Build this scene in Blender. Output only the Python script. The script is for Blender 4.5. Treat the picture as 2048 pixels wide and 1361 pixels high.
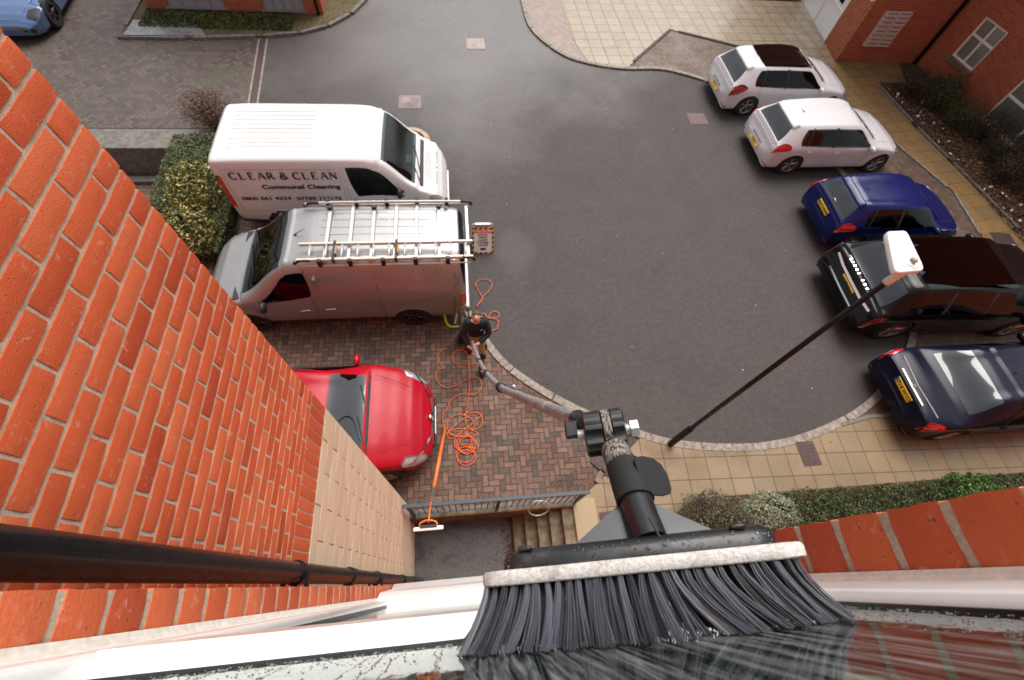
import bpy, bmesh, math, random
from mathutils import Vector, Matrix, noise
random.seed(7)
S = bpy.context.scene
for o in list(bpy.data.objects): bpy.data.objects.remove(o)
COL = S.collection
# ------------------------------------------------------------------ camera
H = 8.24
RM = Matrix(((0.99383282, 0.04170184, -0.10274869), (-0.08533133, 0.8793493, -0.46846918), (0.07081596, 0.47434772, 0.87748467)))
FP = 905.48
cam_d = bpy.data.cameras.new("camera"); cam = bpy.data.objects.new("camera", cam_d); COL.objects.link(cam)
cam.matrix_world = Matrix.Translation((0, 0, H)) @ RM.to_4x4()
cam_d.sensor_width = 36.0; cam_d.lens = FP / 2048 * 36; cam_d.clip_start = 0.02; cam_d.clip_end = 2000
cam_d.dof.use_dof = True; cam_d.dof.focus_distance = 0.85; cam_d.dof.aperture_fstop = 8.0
S.camera = cam
# ------------------------------------------------------------------ light
W = bpy.data.worlds.new("World"); S.world = W; W.use_nodes = True
wn = W.node_tree.nodes; wl = W.node_tree.links; wn.clear()
sky = wn.new('ShaderNodeTexSky'); sky.sky_type = 'NISHITA'; sky.sun_disc = False
SUN_EL, SUN_AZ = math.radians(57), math.radians(26)
sky.sun_elevation = SUN_EL; sky.sun_rotation = SUN_AZ; sky.air_density = 1.0; sky.dust_density = 5.0; sky.ozone_density = 1.0
hs = wn.new('ShaderNodeHueSaturation'); hs.inputs['Saturation'].default_value = 0.22
bg = wn.new('ShaderNodeBackground'); bg.inputs[1].default_value = 0.125
wo = wn.new('ShaderNodeOutputWorld')
wl.new(sky.outputs[0], hs.inputs['Color']); wl.new(hs.outputs[0], bg.inputs[0]); wl.new(bg.outputs[0], wo.inputs[0])
sd = bpy.data.lights.new("sun", 'SUN'); sd.energy = 1.9; sd.angle = math.radians(45); sd.color = (1, .95, .88)
so = bpy.data.objects.new("sun", sd); COL.objects.link(so)
sdir = Vector((math.sin(SUN_AZ) * math.cos(SUN_EL), math.cos(SUN_AZ) * math.cos(SUN_EL), math.sin(SUN_EL)))
so.rotation_euler = sdir.to_track_quat('Z', 'Y').to_euler()
S.view_settings.view_transform = 'Standard'; S.view_settings.look = 'None'; S.view_settings.gamma = 1
S.view_settings.exposure = 0.48
S.render.engine = 'CYCLES'; S.render.resolution_x = 1024; S.render.resolution_y = 680
# ------------------------------------------------------------------ survey helpers: photo pixel (2048 px wide) -> place
def ray(px, py): return RM @ Vector((px - 1024, -(py - 680.5), -FP))
def G(px, py, z=0.0):
    d = ray(px, py); s = (z - H) / d.z; return Vector((d.x * s, d.y * s, z))
def YP(px, py, y):
    d = ray(px, py); s = y / d.y; return Vector((d.x * s, y, H + d.z * s))
def DP(px, py, D): return Vector((0, 0, H)) + ray(px, py) * (D / FP)
def BP(px, py, z): return G(px, py, H + z)       # point at a height below the camera
# ------------------------------------------------------------------ object helpers
def tag(o, label=None, cat=None, group=None, kind=None):
    if label: o['label'] = label
    if cat: o['category'] = cat
    if group: o['group'] = group
    if kind: o['kind'] = kind
    return o
def empty(name, loc=(0, 0, 0), rz=0, label=None, cat=None, group=None):
    o = bpy.data.objects.new(name, None); COL.objects.link(o); o.location = loc; o.rotation_euler = (0, 0, rz)
    o.empty_display_size = .1
    return tag(o, label, cat, group)
class MB:
    def __init__(s): s.v = []; s.f = []; s.r = []; s.cr = 0.5
    def vert(s, p): s.v.append(tuple(p)); return len(s.v) - 1
    def face(s, idx): s.f.append(tuple(idx)); s.r.append(s.cr)
    def poly(s, pts): s.face([s.vert(p) for p in pts])
    def box(s, lo, hi, M=None):
        x0, y0, z0 = lo; x1, y1, z1 = hi
        P = [(x0, y0, z0), (x1, y0, z0), (x1, y1, z0), (x0, y1, z0), (x0, y0, z1), (x1, y0, z1), (x1, y1, z1), (x0, y1, z1)]
        if M: P = [M @ Vector(p) for p in P]
        b = len(s.v); s.v += [tuple(p) for p in P]
        for q in ((0, 3, 2, 1), (4, 5, 6, 7), (0, 1, 5, 4), (1, 2, 6, 5), (2, 3, 7, 6), (3, 0, 4, 7)): s.face([b + i for i in q])
    def prism(s, pts, z0, z1):
        n = len(pts); b = len(s.v)
        a = sum(pts[i][0] * pts[(i + 1) % n][1] - pts[(i + 1) % n][0] * pts[i][1] for i in range(n))
        if a < 0: pts = pts[::-1]
        for p in pts: s.v.append((p[0], p[1], z0))
        for p in pts: s.v.append((p[0], p[1], z1))
        s.face([b + n + i for i in range(n)]); s.face([b + n - 1 - i for i in range(n)])
        for i in range(n): j = (i + 1) % n; s.face([b + i, b + j, b + n + j, b + n + i])
    def rings(s, R, close=True, capa=True, capb=True):
        n = len(R[0]); b = len(s.v)
        for r in R: s.v += [tuple(p) for p in r]
        m = n if close else n - 1
        for i in range(len(R) - 1):
            for j in range(m):
                k = (j + 1) % n; s.face([b + i * n + j, b + i * n + k, b + (i + 1) * n + k, b + (i + 1) * n + j])
        if close and capa: s.face([b + n - 1 - j for j in range(n)])
        if close and capb: s.face([b + (len(R) - 1) * n + j for j in range(n)])
    def tube(s, pts, r, n=8, cap=True):
        pts = [Vector(p) for p in pts]; R = []
        rr = r if isinstance(r, (list, tuple)) else [r] * len(pts)
        up = None
        for i, p in enumerate(pts):
            t = (pts[min(i + 1, len(pts) - 1)] - pts[max(i - 1, 0)])
            if t.length < 1e-9: t = Vector((0, 0, 1))
            t.normalize()
            if up is None: up = t.orthogonal().normalized()
            up = (up - t * up.dot(t))
            up = up.normalized() if up.length > 1e-6 else t.orthogonal().normalized()
            w = t.cross(up)
            R.append([p + (up * math.cos(2 * math.pi * k / n) + w * math.sin(2 * math.pi * k / n)) * rr[i] for k in range(n)])
        s.rings(R, True, cap, cap)
    def cyl(s, a, b, r, n=16, r2=None): s.tube([a, b], [r, r if r2 is None else r2], n)
    def ball(s, c, r, n=10, sc=(1, 1, 1)):
        R = []
        for i in range(1, n):
            a = math.pi * i / n
            R.append([(c[0] + r * sc[0] * math.sin(a) * math.cos(2 * math.pi * k / (n + 2)), c[1] + r * sc[1] * math.sin(a) * math.sin(2 * math.pi * k / (n + 2)), c[2] - r * sc[2] * math.cos(a)) for k in range(n + 2)])
        s.rings(R)
    def build(s, name, mat, parent=None, smooth=False, rnd=False, auto=None, bevel=None):
        me = bpy.data.meshes.new(name); me.from_pydata(s.v, [], s.f)
        if mat: me.materials.append(mat)
        if rnd:
            at = me.attributes.new('rnd', 'FLOAT', 'FACE'); at.data.foreach_set('value', s.r)
        if smooth or auto:
            me.polygons.foreach_set('use_smooth', [True] * len(me.polygons))
            if auto: me.set_sharp_from_angle(angle=math.radians(auto))
        o = bpy.data.objects.new(name, me); COL.objects.link(o)
        if bevel:
            m = o.modifiers.new('b', 'BEVEL'); m.width = bevel; m.segments = 2; m.limit_method = 'ANGLE'; m.angle_limit = .6
            me.polygons.foreach_set('use_smooth', [True] * len(me.polygons)); me.set_sharp_from_angle(angle=math.radians(50))
        if parent: o.parent = parent
        me.update(); return o
def cat_rom(P, sub=6, closed=False):
    P = [Vector(p) for p in P]; out = []; n = len(P)
    for i in range(n if closed else n - 1):
        a, b, c, d = (P[(i - 1) % n] if closed or i > 0 else P[0] * 2 - P[1]), P[i], P[(i + 1) % n], (P[(i + 2) % n] if closed or i + 2 < n else P[-1] * 2 - P[-2])
        for k in range(sub):
            t = k / sub
            out.append(.5 * ((2 * b) + (c - a) * t + (2 * a - 5 * b + 4 * c - d) * t * t + (3 * b - a - 3 * c + d) * t ** 3))
    if not closed: out.append(P[-1])
    return out
def text_mesh(txt, size, name, mat, parent=None, M=None, bold=0, extrude=.001, align='CENTER', shear=0, space=1.0):
    cu = bpy.data.curves.new(name, 'FONT'); cu.body = txt; cu.size = size; cu.offset = bold; cu.extrude = extrude; cu.align_x = align; cu.align_y = 'CENTER'
    cu.space_character = space; cu.resolution_u = 3
    if shear: cu.shear = shear
    t = bpy.data.objects.new('tmp', cu); COL.objects.link(t)
    dg = bpy.context.evaluated_depsgraph_get(); me = bpy.data.meshes.new_from_object(t.evaluated_get(dg))
    bpy.data.objects.remove(t); bpy.data.curves.remove(cu)
    if M: me.transform(M)
    me.name = name; me.materials.clear(); me.materials.append(mat)
    o = bpy.data.objects.new(name, me); COL.objects.link(o)
    if parent: o.parent = parent
    return o
# ------------------------------------------------------------------ materials
class NT:
    def __init__(s, name):
        s.m = bpy.data.materials.new(name); s.m.use_nodes = True; s.t = s.m.node_tree; s.n = s.t.nodes; s.l = s.t.links
        s.bsdf = s.n['Principled BSDF']; s.co = None
    def new(s, t, **k):
        x = s.n.new(t)
        for a, b in k.items(): setattr(x, a, b)
        return x
    def put(s, sock, v):
        if hasattr(v, 'is_output') or isinstance(v, bpy.types.NodeSocket): s.l.new(v, sock)
        else: sock.default_value = v
    def coord(s, kind='Object'):
        if s.co is None: s.co = s.new('ShaderNodeTexCoord')
        return s.co.outputs[kind]
    def mapped(s, scale=(1, 1, 1), rot=(0, 0, 0), loc=(0, 0, 0), kind='Object'):
        x = s.new('ShaderNodeMapping'); s.l.new(s.coord(kind), x.inputs[0]); x.inputs['Scale'].default_value = scale; x.inputs['Rotation'].default_value = rot; x.inputs['Location'].default_value = loc
        return x.outputs[0]
    def noise(s, scale, detail=4, rough=.5, vec=None, dist=0):
        x = s.new('ShaderNodeTexNoise'); x.inputs['Scale'].default_value = scale; x.inputs['Detail'].default_value = detail; x.inputs['Roughness'].default_value = rough; x.inputs['Distortion'].default_value = dist
        s.l.new(vec if vec else s.coord(), x.inputs['Vector']); return x.outputs['Fac']
    def vor(s, scale, vec=None, feature='F1'):
        x = s.new('ShaderNodeTexVoronoi', feature=feature); x.inputs['Scale'].default_value = scale; s.l.new(vec if vec else s.coord(), x.inputs['Vector']); return x
    def math(s, op, a, b=0.0, c=None, clamp=False):
        x = s.new('ShaderNodeMath', operation=op, use_clamp=clamp); s.put(x.inputs[0], a); s.put(x.inputs[1], b)
        if c is not None: s.put(x.inputs[2], c)
        return x.outputs[0]
    def ramp(s, fac, stops, interp='LINEAR'):
        x = s.new('ShaderNodeValToRGB'); s.put(x.inputs[0], fac); r = x.color_ramp; r.interpolation = interp
        while len(r.elements) < len(stops): r.elements.new(.5)
        for e, (p, c) in zip(r.elements, stops): e.position = p; e.color = (*c, 1) if len(c) == 3 else c
        return x.outputs[0]
    def fr(s, fac, lo, hi, a=0.0, b=1.0):
        x = s.new('ShaderNodeMapRange', clamp=True); s.put(x.inputs[0], fac)
        for i, v in zip((1, 2, 3, 4), (lo, hi, a, b)): s.put(x.inputs[i], v)
        return x.outputs[0]
    def mix(s, fac, a, b, mode='MIX'):
        x = s.new('ShaderNodeMix', data_type='RGBA', blend_type=mode); s.put(x.inputs[0], fac)
        for k, v in ((6, a), (7, b)): s.put(x.inputs[k], (*v, 1) if isinstance(v, tuple) and len(v) == 3 else v)
        return x.outputs[2]
    def sep(s, v):
        x = s.new('ShaderNodeSeparateXYZ'); s.l.new(v, x.inputs[0]); return x.outputs
    def attr(s, name): x = s.new('ShaderNodeAttribute', attribute_name=name); return x.outputs['Fac']
    def bump(s, h, strength=.3, dist=.01, prev=None):
        x = s.new('ShaderNodeBump'); x.inputs['Strength'].default_value = strength; x.inputs['Distance'].default_value = dist; s.put(x.inputs['Height'], h)
        if prev: s.l.new(prev, x.inputs['Normal'])
        return x.outputs[0]
    def done(s, color=None, rough=None, normal=None, metal=None, spec=None, coat=None):
        b = s.bsdf.inputs
        if color is not None: s.put(b['Base Color'], (*color, 1) if isinstance(color, tuple) and len(color) == 3 else color)
        if rough is not None: s.put(b['Roughness'], rough)
        if normal is not None: s.l.new(normal, b['Normal'])
        if metal is not None: s.put(b['Metallic'], metal)
        if spec is not None: s.put(b['Specular IOR Level'], spec)
        if coat is not None: s.put(b['Coat Weight'], coat); b['Coat Roughness'].default_value = .04
        return s.m
def plain(name, color, rough=.5, metal=0, spec=.5, coat=0, var=.12, nscale=30, bump=0):
    t = NT(name); n = t.noise(nscale, 3)
    c = t.mix(t.fr(n, .3, .7), tuple(x * (1 - var) for x in color), tuple(min(1, x * (1 + var)) for x in color))
    nb = t.bump(n, bump, .002) if bump else None
    return t.done(c, t.fr(n, .3, .7, max(0, rough - .05), min(1, rough + .05)), nb, metal, spec, coat)
def paint(name, color, rough=.25, metal=0., dirt=.0, sp=.5, ct=.5):
    t = NT(name); n = t.noise(3, 5, .6); dk = max(color) < .06
    c = t.mix(t.math('MULTIPLY', t.fr(n, .45, .75), dirt), color, (.16, .13, .11))
    return t.done(c, t.fr(n, .3, .7, rough * .9, rough * 1.3), None, metal, .25 if dk else sp, .0 if dk else ct)
def glassy(name, tint=(.55, .62, .6), alpha=.55, rough=.0, ior=1.45):
    m = bpy.data.materials.new(name); m.use_nodes = True; n = m.node_tree.nodes; l = m.node_tree.links; n.clear()
    o = n.new('ShaderNodeOutputMaterial'); mx = n.new('ShaderNodeMixShader'); tr = n.new('ShaderNodeBsdfTransparent'); gl = n.new('ShaderNodeBsdfGlossy'); fr = n.new('ShaderNodeFresnel')
    fr.inputs[0].default_value = ior; gl.inputs['Roughness'].default_value = rough; gl.inputs['Color'].default_value = (.95, .97, 1, 1)
    tr.inputs[0].default_value = (*[x * alpha for x in tint], 1)
    l.new(fr.outputs[0], mx.inputs[0]); l.new(tr.outputs[0], mx.inputs[1]); l.new(gl.outputs[0], mx.inputs[2]); l.new(mx.outputs[0], o.inputs[0]); return m
M = {}
def brick_face_mat():
    t = NT('fired_red_brick'); r = t.attr('rnd'); n1 = t.noise(9, 5, .65); n2 = t.noise(160, 4, .7); n3 = t.noise(38, 5, .7, dist=.5)
    c = t.ramp(r, [(0, (.44, .072, .026)), (.2, (.58, .11, .038)), (.7, (.65, .14, .050)), (1, (.72, .18, .072))])
    c = t.mix(t.fr(n2, .35, .7, 0, .35), c, (.48, .075, .03))
    c = t.mix(t.math('MULTIPLY', t.fr(n3, .56, .70), t.fr(n1, .46, .62, 0, .55)), c, (.78, .52, .44))
    v = t.vor(75); pit = t.math('MULTIPLY', t.fr(v.outputs['Distance'], .0, .20, 1, 0), t.fr(n3, .48, .56))
    c = t.mix(t.math('MULTIPLY', pit, .85), c, (.12, .025, .012))
    st = t.mapped((40, 40, 260)); sc = t.noise(1, 3, .6, st)
    h = t.math('ADD', t.math('MULTIPLY', n2, .6), t.math('ADD', t.math('MULTIPLY', sc, .5), t.math('MULTIPLY', pit, -1.5)))
    return t.done(c, t.fr(n1, .3, .7, .5, .8), t.bump(h, .8, .0022), spec=.35)
def mortar_mat(col=(.56, .48, .37), nm='sandy_mortar'):
    t = NT(nm); n = t.noise(220, 4, .75); n2 = t.noise(14, 4)
    c = t.mix(t.fr(n, .3, .7), tuple(x * .7 for x in col), tuple(min(1, x * 1.25) for x in col)); c = t.mix(t.fr(n2, .5, .7, 0, .4), c, (.25, .20, .14))
    return t.done(c, .9, t.bump(n, .8, .002), spec=.2)
def brick_tex_mat(nm, c1, c2, mort, plane='xz', bw=.225, bh=.075, grime=.2):
    t = NT(nm)
    s = t.sep(t.coord()); cx = t.new('ShaderNodeCombineXYZ')
    a, b = {'xz': (0, 2), 'yz': (1, 2), 'xy': (0, 1)}[plane]
    t.l.new(s[a], cx.inputs[0]); t.l.new(s[b], cx.inputs[1])
    x = t.new('ShaderNodeTexBrick'); t.l.new(cx.outputs[0], x.inputs['Vector']); x.inputs['Scale'].default_value = 1
    x.inputs['Color1'].default_value = (*c1, 1); x.inputs['Color2'].default_value = (*c2, 1); x.inputs['Mortar'].default_value = (*mort, 1)
    x.inputs['Mortar Size'].default_value = .006; x.inputs['Mortar Smooth'].default_value = .2; x.inputs['Brick Width'].default_value = bw; x.inputs['Row Height'].default_value = bh
    n = t.noise(1.3, 5, .65); n2 = t.noise(50, 3)
    c = t.mix(t.fr(n, .45, .75, 0, grime), x.outputs['Color'], (.16, .10, .08)); c = t.mix(t.fr(n2, .4, .7, 0, .25), c, (.25, .07, .04))
    return t.done(c, .85, t.bump(t.math('ADD', x.outputs['Fac'], t.math('MULTIPLY', n2, -.4)), .5, -.006), spec=.25)
def herringbone(nm, stops, joint, w=.1, rot=0., moss=.25, wet=(.35, .6), green=(.10, .10, .04), rowdark=0, mossn=(.5, .72)):
    t = NT(nm); s = t.sep(t.mapped((1 / w, 1 / w, 1), (0, 0, rot)))
    fl = lambda v: t.math('FLOOR', v)
    i, j = fl(s[0]), fl(s[1]); fx, fy = t.math('FRACT', s[0]), t.math('FRACT', s[1])
    d = t.math('SUBTRACT', i, j); k = t.math('SUBTRACT', d, t.math('MULTIPLY', fl(t.math('DIVIDE', t.math('ADD', d, .1), 4)), 4))
    eq = lambda v: t.math('COMPARE', k, float(v), .3)
    k0, k1, k2, k3 = eq(0), eq(1), eq(2), eq(3)
    dl = t.math('ADD', fx, t.math('MULTIPLY', k1, 1)); dr = t.math('ADD', t.math('SUBTRACT', 1, fx), t.math('MULTIPLY', k0, 1))
    db = t.math('ADD', fy, t.math('MULTIPLY', k2, 1)); du = t.math('ADD', t.math('SUBTRACT', 1, fy), t.math('MULTIPLY', k3, 1))
    e = t.math('MINIMUM', t.math('MINIMUM', dl, dr), t.math('MINIMUM', db, du))
    ci = t.math('SUBTRACT', i, k1); cj = t.math('SUBTRACT', j, k2)
    cx = t.new('ShaderNodeCombineXYZ'); t.l.new(ci, cx.inputs[0]); t.l.new(cj, cx.inputs[1])
    wn_ = t.new('ShaderNodeTexWhiteNoise', noise_dimensions='2D'); t.l.new(cx.outputs[0], wn_.inputs['Vector'])
    c = t.ramp(wn_.outputs['Value'], stops)
    n1 = t.noise(1.1, 5, .6); n2 = t.noise(45, 4, .7); n4 = t.noise(.45, 3)
    c = t.mix(t.fr(n2, .3, .75, 0, .55), c, tuple(x * .45 for x in joint))
    c = t.mix(t.fr(n1, mossn[0], mossn[1], 0, moss), c, green)
    sp = t.vor(9); lich = t.math('MULTIPLY', t.fr(sp.outputs['Distance'], .08, .14, 1, 0), t.fr(n4, .45, .6, 0, .6))
    c = t.mix(lich, c, (.36, .32, .24))
    jm = t.fr(e, .05, .11, 1, 0); c = t.mix(jm, c, joint)
    hgt = t.math('SUBTRACT', t.math('MULTIPLY', n2, .25), jm)
    return t.done(c, t.fr(n1, .35, .65, wet[0], wet[1]), t.bump(hgt, .6, .005), spec=.4)
def slab_mat(nm, cols, bw, bh, rot=0, ms=.010, off=0., joint=(.05, .035, .02), moss=.3, loc=(0, 0, 0), wet=(.35, .7), orient=None):
    t = NT(nm); x = t.new('ShaderNodeTexBrick'); t.l.new(t.mapped((1, 1, 1), (0, 0, rot), loc), x.inputs['Vector']); x.inputs['Scale'].default_value = 1
    x.offset = off; x.inputs['Mortar Size'].default_value = ms; x.inputs['Mortar Smooth'].default_value = .3; x.inputs['Brick Width'].default_value = bw; x.inputs['Row Height'].default_value = bh
    x.inputs['Color1'].default_value = (*cols[0], 1); x.inputs['Color2'].default_value = (*cols[1], 1); x.inputs['Mortar'].default_value = (*joint, 1)
    n = t.noise(1.4, 6, .65); n2 = t.noise(70, 4, .7); n3 = t.noise(6, 5, .6)
    c = t.mix(t.fr(n, .42, .7, 0, moss), x.outputs['Color'], (.11, .095, .04)); c = t.mix(t.fr(n3, .5, .75, 0, .3), c, (.16, .11, .07)); c = t.mix(t.fr(n2, .4, .7, 0, .25), c, (.20, .14, .07))
    sp = t.vor(3.1); c = t.mix(t.math('MULTIPLY', t.fr(sp.outputs['Distance'], .03, .055, 1, 0), .8), c, (.05, .04, .03))
    return t.done(c, t.fr(n, .35, .65, wet[0], wet[1]), t.bump(t.math('SUBTRACT', t.math('MULTIPLY', n2, .2), x.outputs['Fac']), .4, .004), spec=.45)
def asphalt_mat():
    t = NT('worn_damp_asphalt'); n = t.noise(38, 6, .85); sp = t.vor(48); big = t.noise(.28, 6, .62, dist=.25); mid = t.noise(1.6, 7, .7); fine = t.noise(9, 5, .7)
    c = t.mix(t.fr(n, .28, .72), (.014, .012, .012), (.092, .078, .074)); c = t.mix(t.fr(sp.outputs['Distance'], .0, .25, .5, 0), c, (.17, .15, .14))
    c = t.mix(t.fr(mid, .38, .68, 0, .5), c, (.058, .048, .046)); c = t.mix(t.fr(fine, .45, .75, 0, .3), c, (.13, .115, .11))
    dmp = t.noise(.5, 4, .6, t.mapped((1, 1, 1), loc=(5, 2, 0))); c = t.mix(t.fr(dmp, .5, .72, 0, .55), c, (.045, .038, .037))
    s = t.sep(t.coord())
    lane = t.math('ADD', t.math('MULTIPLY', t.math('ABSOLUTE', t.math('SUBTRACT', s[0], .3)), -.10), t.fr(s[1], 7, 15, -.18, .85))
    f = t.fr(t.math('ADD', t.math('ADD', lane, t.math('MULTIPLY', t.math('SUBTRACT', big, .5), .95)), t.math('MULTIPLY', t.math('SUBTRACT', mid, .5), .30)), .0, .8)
    c = t.mix(t.math('MULTIPLY', f, .50), c, (.24, .225, .225))  # part of the lane's wet sheen is painted in as lighter colour
    fleck = t.vor(2.4); c = t.mix(t.fr(fleck.outputs['Distance'], .018, .03, .9, 0), c, (.42, .38, .32))
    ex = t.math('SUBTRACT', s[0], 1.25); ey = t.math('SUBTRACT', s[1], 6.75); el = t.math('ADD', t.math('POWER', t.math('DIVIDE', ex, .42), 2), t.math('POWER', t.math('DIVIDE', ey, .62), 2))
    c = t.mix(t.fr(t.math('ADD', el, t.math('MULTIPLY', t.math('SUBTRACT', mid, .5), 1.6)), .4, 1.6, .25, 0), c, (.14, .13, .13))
    w = t.new('ShaderNodeTexVoronoi', feature='DISTANCE_TO_EDGE'); w.inputs['Scale'].default_value = .16; t.l.new(t.mapped((1, 1, 1), loc=(3.3, 1.2, 0)), w.inputs['Vector'])
    ln = t.math('MULTIPLY', t.fr(w.outputs['Distance'], .0, .006, 1, 0), t.fr(mid, .45, .6)); c = t.mix(t.math('MULTIPLY', ln, .5), c, (.04, .034, .032))
    return t.done(c, t.math('ADD', t.fr(f, 0, 1, .72, .27), t.math('MULTIPLY', t.math('SUBTRACT', mid, .5), .25)), t.bump(n, .8, .008), spec=.35)
def leafmat(nm, stops, rough=.5, trans=.0):
    t = NT(nm); c = t.ramp(t.attr('rnd'), stops); n = t.noise(3, 3)
    c = t.mix(t.fr(n, .35, .65, 0, .45), c, tuple(x * .45 for x in stops[0][1]))
    return t.done(c, rough, spec=.4)
def soil_mat(nm='bark_and_soil', a=(.055, .032, .02), b=(.16, .09, .055)):
    t = NT(nm); v = t.vor(22); n = t.noise(14, 5, .7); n2 = t.noise(1.2, 3)
    c = t.mix(t.fr(n, .35, .7), a, b); c = t.mix(t.fr(v.outputs['Distance'], .1, .5, .5, 0), c, (.02, .013, .009)); c = t.mix(t.fr(n2, .5, .7, 0, .5), c, (.05, .055, .02))
    return t.done(c, .9, t.bump(t.math('ADD', v.outputs['Distance'], n), .8, .03), spec=.2)
M['brick'] = brick_face_mat(); M['mortar'] = mortar_mat()
M['stone'] = None
t = NT('cream_cast_stone'); r = t.attr('rnd'); n = t.noise(70, 4, .7); n2 = t.noise(5, 5, .6)
c = t.ramp(r, [(0, (.66, .52, .37)), (.5, (.71, .58, .43)), (1, (.76, .64, .49))]); c = t.mix(t.fr(n, .35, .7, 0, .22), c, (.52, .36, .20)); c = t.mix(t.fr(n2, .5, .75, 0, .35), c, (.74, .60, .44))
M['stone'] = t.done(c, .85, t.bump(n, .3, .001), spec=.25)
M['stonejoint'] = mortar_mat((.30, .19, .10), 'dark_joint')
M['brickwall'] = brick_tex_mat('brickwork_far', (.36, .075, .032), (.46, .12, .055), (.34, .24, .17))
M['brickwall_y'] = brick_tex_mat('brickwork_far_side', (.36, .075, .032), (.46, .12, .055), (.34, .24, .17), 'yz')
M['brickfac'] = brick_tex_mat('brickwork_facade', (.50, .08, .028), (.60, .12, .04), (.42, .36, .27), grime=.05)
M['brickfac_y'] = brick_tex_mat('brickwork_facade_side', (.50, .08, .028), (.60, .12, .04), (.42, .36, .27), 'yz', grime=.05)
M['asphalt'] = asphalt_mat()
M['bay'] = herringbone('bay_block_paving', [(0, (.085, .058, .048)), (.25, (.150, .082, .060)), (.6, (.190, .098, .068)), (.85, (.25, .140, .100)), (1, (.15, .11, .09))], (.040, .033, .026), w=.1, rot=.0, wet=(.6, .85), moss=.5, green=(.065, .048, .03))
M['street'] = herringbone('street_block_paving', [(0, (.080, .055, .050)), (.5, (.120, .082, .074)), (1, (.165, .115, .104))], (.055, .052, .045), w=.1, rot=math.radians(45), moss=.7, wet=(.4, .7), green=(.085, .080, .050), mossn=(.45, .65))
M['rightbay'] = herringbone('dark_block_paving', [(0, (.12, .07, .05)), (.5, (.17, .10, .075)), (1, (.22, .14, .11))], (.06, .045, .035), w=.1, moss=.3, wet=(.4, .7))
M['slab'] = slab_mat('buff_paving_slabs', ((.245, .165, .088), (.195, .135, .075)), .40, .40, rot=math.radians(2), moss=.25, loc=(.1, .12, 0))
M['slabR'] = slab_mat('ochre_path_slabs', ((.33, .19, .07), (.25, .16, .075)), .45, .45, rot=math.radians(-8), moss=.55, wet=(.3, .6))
M['slabT'] = slab_mat('pale_wet_slabs', ((.38, .31, .23), (.32, .26, .19)), .45, .45, rot=math.radians(-2), moss=.4, joint=(.12, .08, .05), wet=(.16, .45), ms=.016)
M['kerb'] = plain('kerb_concrete', (.26, .23, .20), .8, var=.35, nscale=12, bump=.4, spec=.3)
M['conc'] = plain('mossy_concrete', (.17, .135, .09), .85, var=.45, nscale=9, bump=.4, spec=.25)
M['conc2'] = plain('grey_coping', (.16, .15, .135), .8, var=.3, nscale=8, bump=.3, spec=.25)
M['soil'] = soil_mat(); M['soil2'] = soil_mat('mossy_ground', (.09, .07, .035), (.20, .16, .09))
M['grass'] = leafmat('grass_blades', [(0, (.05, .07, .02)), (.6, (.10, .13, .035)), (1, (.20, .19, .07))])
M['white'] = paint('white_van_paint', (.68, .68, .68), .25); M['whitecar'] = paint('white_car_paint', (.72, .71, .73), .22)
M['greyvan'] = paint('metallic_grey_paint', (.34, .34, .345), .34, .5, .15)
M['redcar'] = paint('candy_red_paint', (.36, .003, .014), .32, 0, 0, .22, .12); M['blue'] = paint('deep_blue_paint', (.002, .008, .085), .22, .0, 0, .3, .1)
M['blackcar'] = paint('black_brown_paint', (.006, .005, .005), .15, 0); M['navy'] = paint('dark_navy_paint', (.006, .007, .020), .18, .1)
M['sports'] = paint('ice_blue_paint', (.10, .17, .33), .25, .3)
M['trim'] = plain('black_plastic_trim', (.018, .018, .02), .55, bump=.1); M['seam'] = plain('shut_line', (.02, .018, .018), .7)
M['seamlight'] = plain('soft_shut_line', (.28, .27, .27), .7)
M['tyre'] = plain('tyre_rubber', (.016, .016, .017), .8); M['rim'] = plain('alloy', (.42, .40, .38), .3, .8); M['darkrim'] = plain('dark_alloy', (.05, .048, .05), .4, .6)
M['chrome'] = plain('chrome', (.75, .75, .76), .12, 1, var=.02); M['red'] = plain('red_lamp_lens', (.55, .006, .012), .12, coat=1); M['darkred'] = plain('dark_red_lamp_lens', (.25, .006, .015), .12, coat=1)
M['lens'] = plain('clear_lamp_lens', (.42, .42, .44), .1, .4, coat=1); M['yellow'] = plain('yellow_number_plate', (.80, .48, .01), .35)
M['platetxt'] = plain('plate_lettering', (.02, .02, .02), .5); M['bluetxt'] = plain('navy_lettering', (.012, .012, .07), .4); M['blueeu'] = plain('plate_blue_strip', (.02, .12, .5), .4)
M['glass'] = glassy('car_glass', (.5, .6, .57), .55); M['darkglass'] = glassy('tinted_car_glass', (.4, .45, .45), .10); M['screenglass'] = glassy('pale_reflecting_screen', (.55, .62, .62), .35, .03, 2.05); M['skyglass'] = glassy('damp_reflective_glass', (.5, .56, .55), .10, .03, 1.95)
M['housepane'] = glassy('house_window_pane', (.95, .95, .93), .95); M['int'] = plain('dark_upholstery', (.03, .03, .033), .8); M['intg'] = plain('grey_upholstery', (.22, .22, .21), .8); M['paper'] = plain('white_paper', (.8, .8, .8), .7, var=.03)
M['alu'] = plain('brushed_aluminium', (.60, .59, .57), .35, .4, var=.08); M['gfrp'] = plain('ladder_buff', (.66, .58, .49), .45, .2)
M['blackmetal'] = plain('black_painted_metal', (.008, .008, .010), .28, .0, spec=.25); M['railm'] = plain('slate_blue_railing', (.045, .055, .075), .45)
M['upvc'] = plain('white_upvc', (.84, .84, .82), .22, var=.02, nscale=8, coat=.3); M['caulk'] = plain('sealant', (.76, .70, .63), .6, var=.12, nscale=90, bump=.3)
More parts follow.
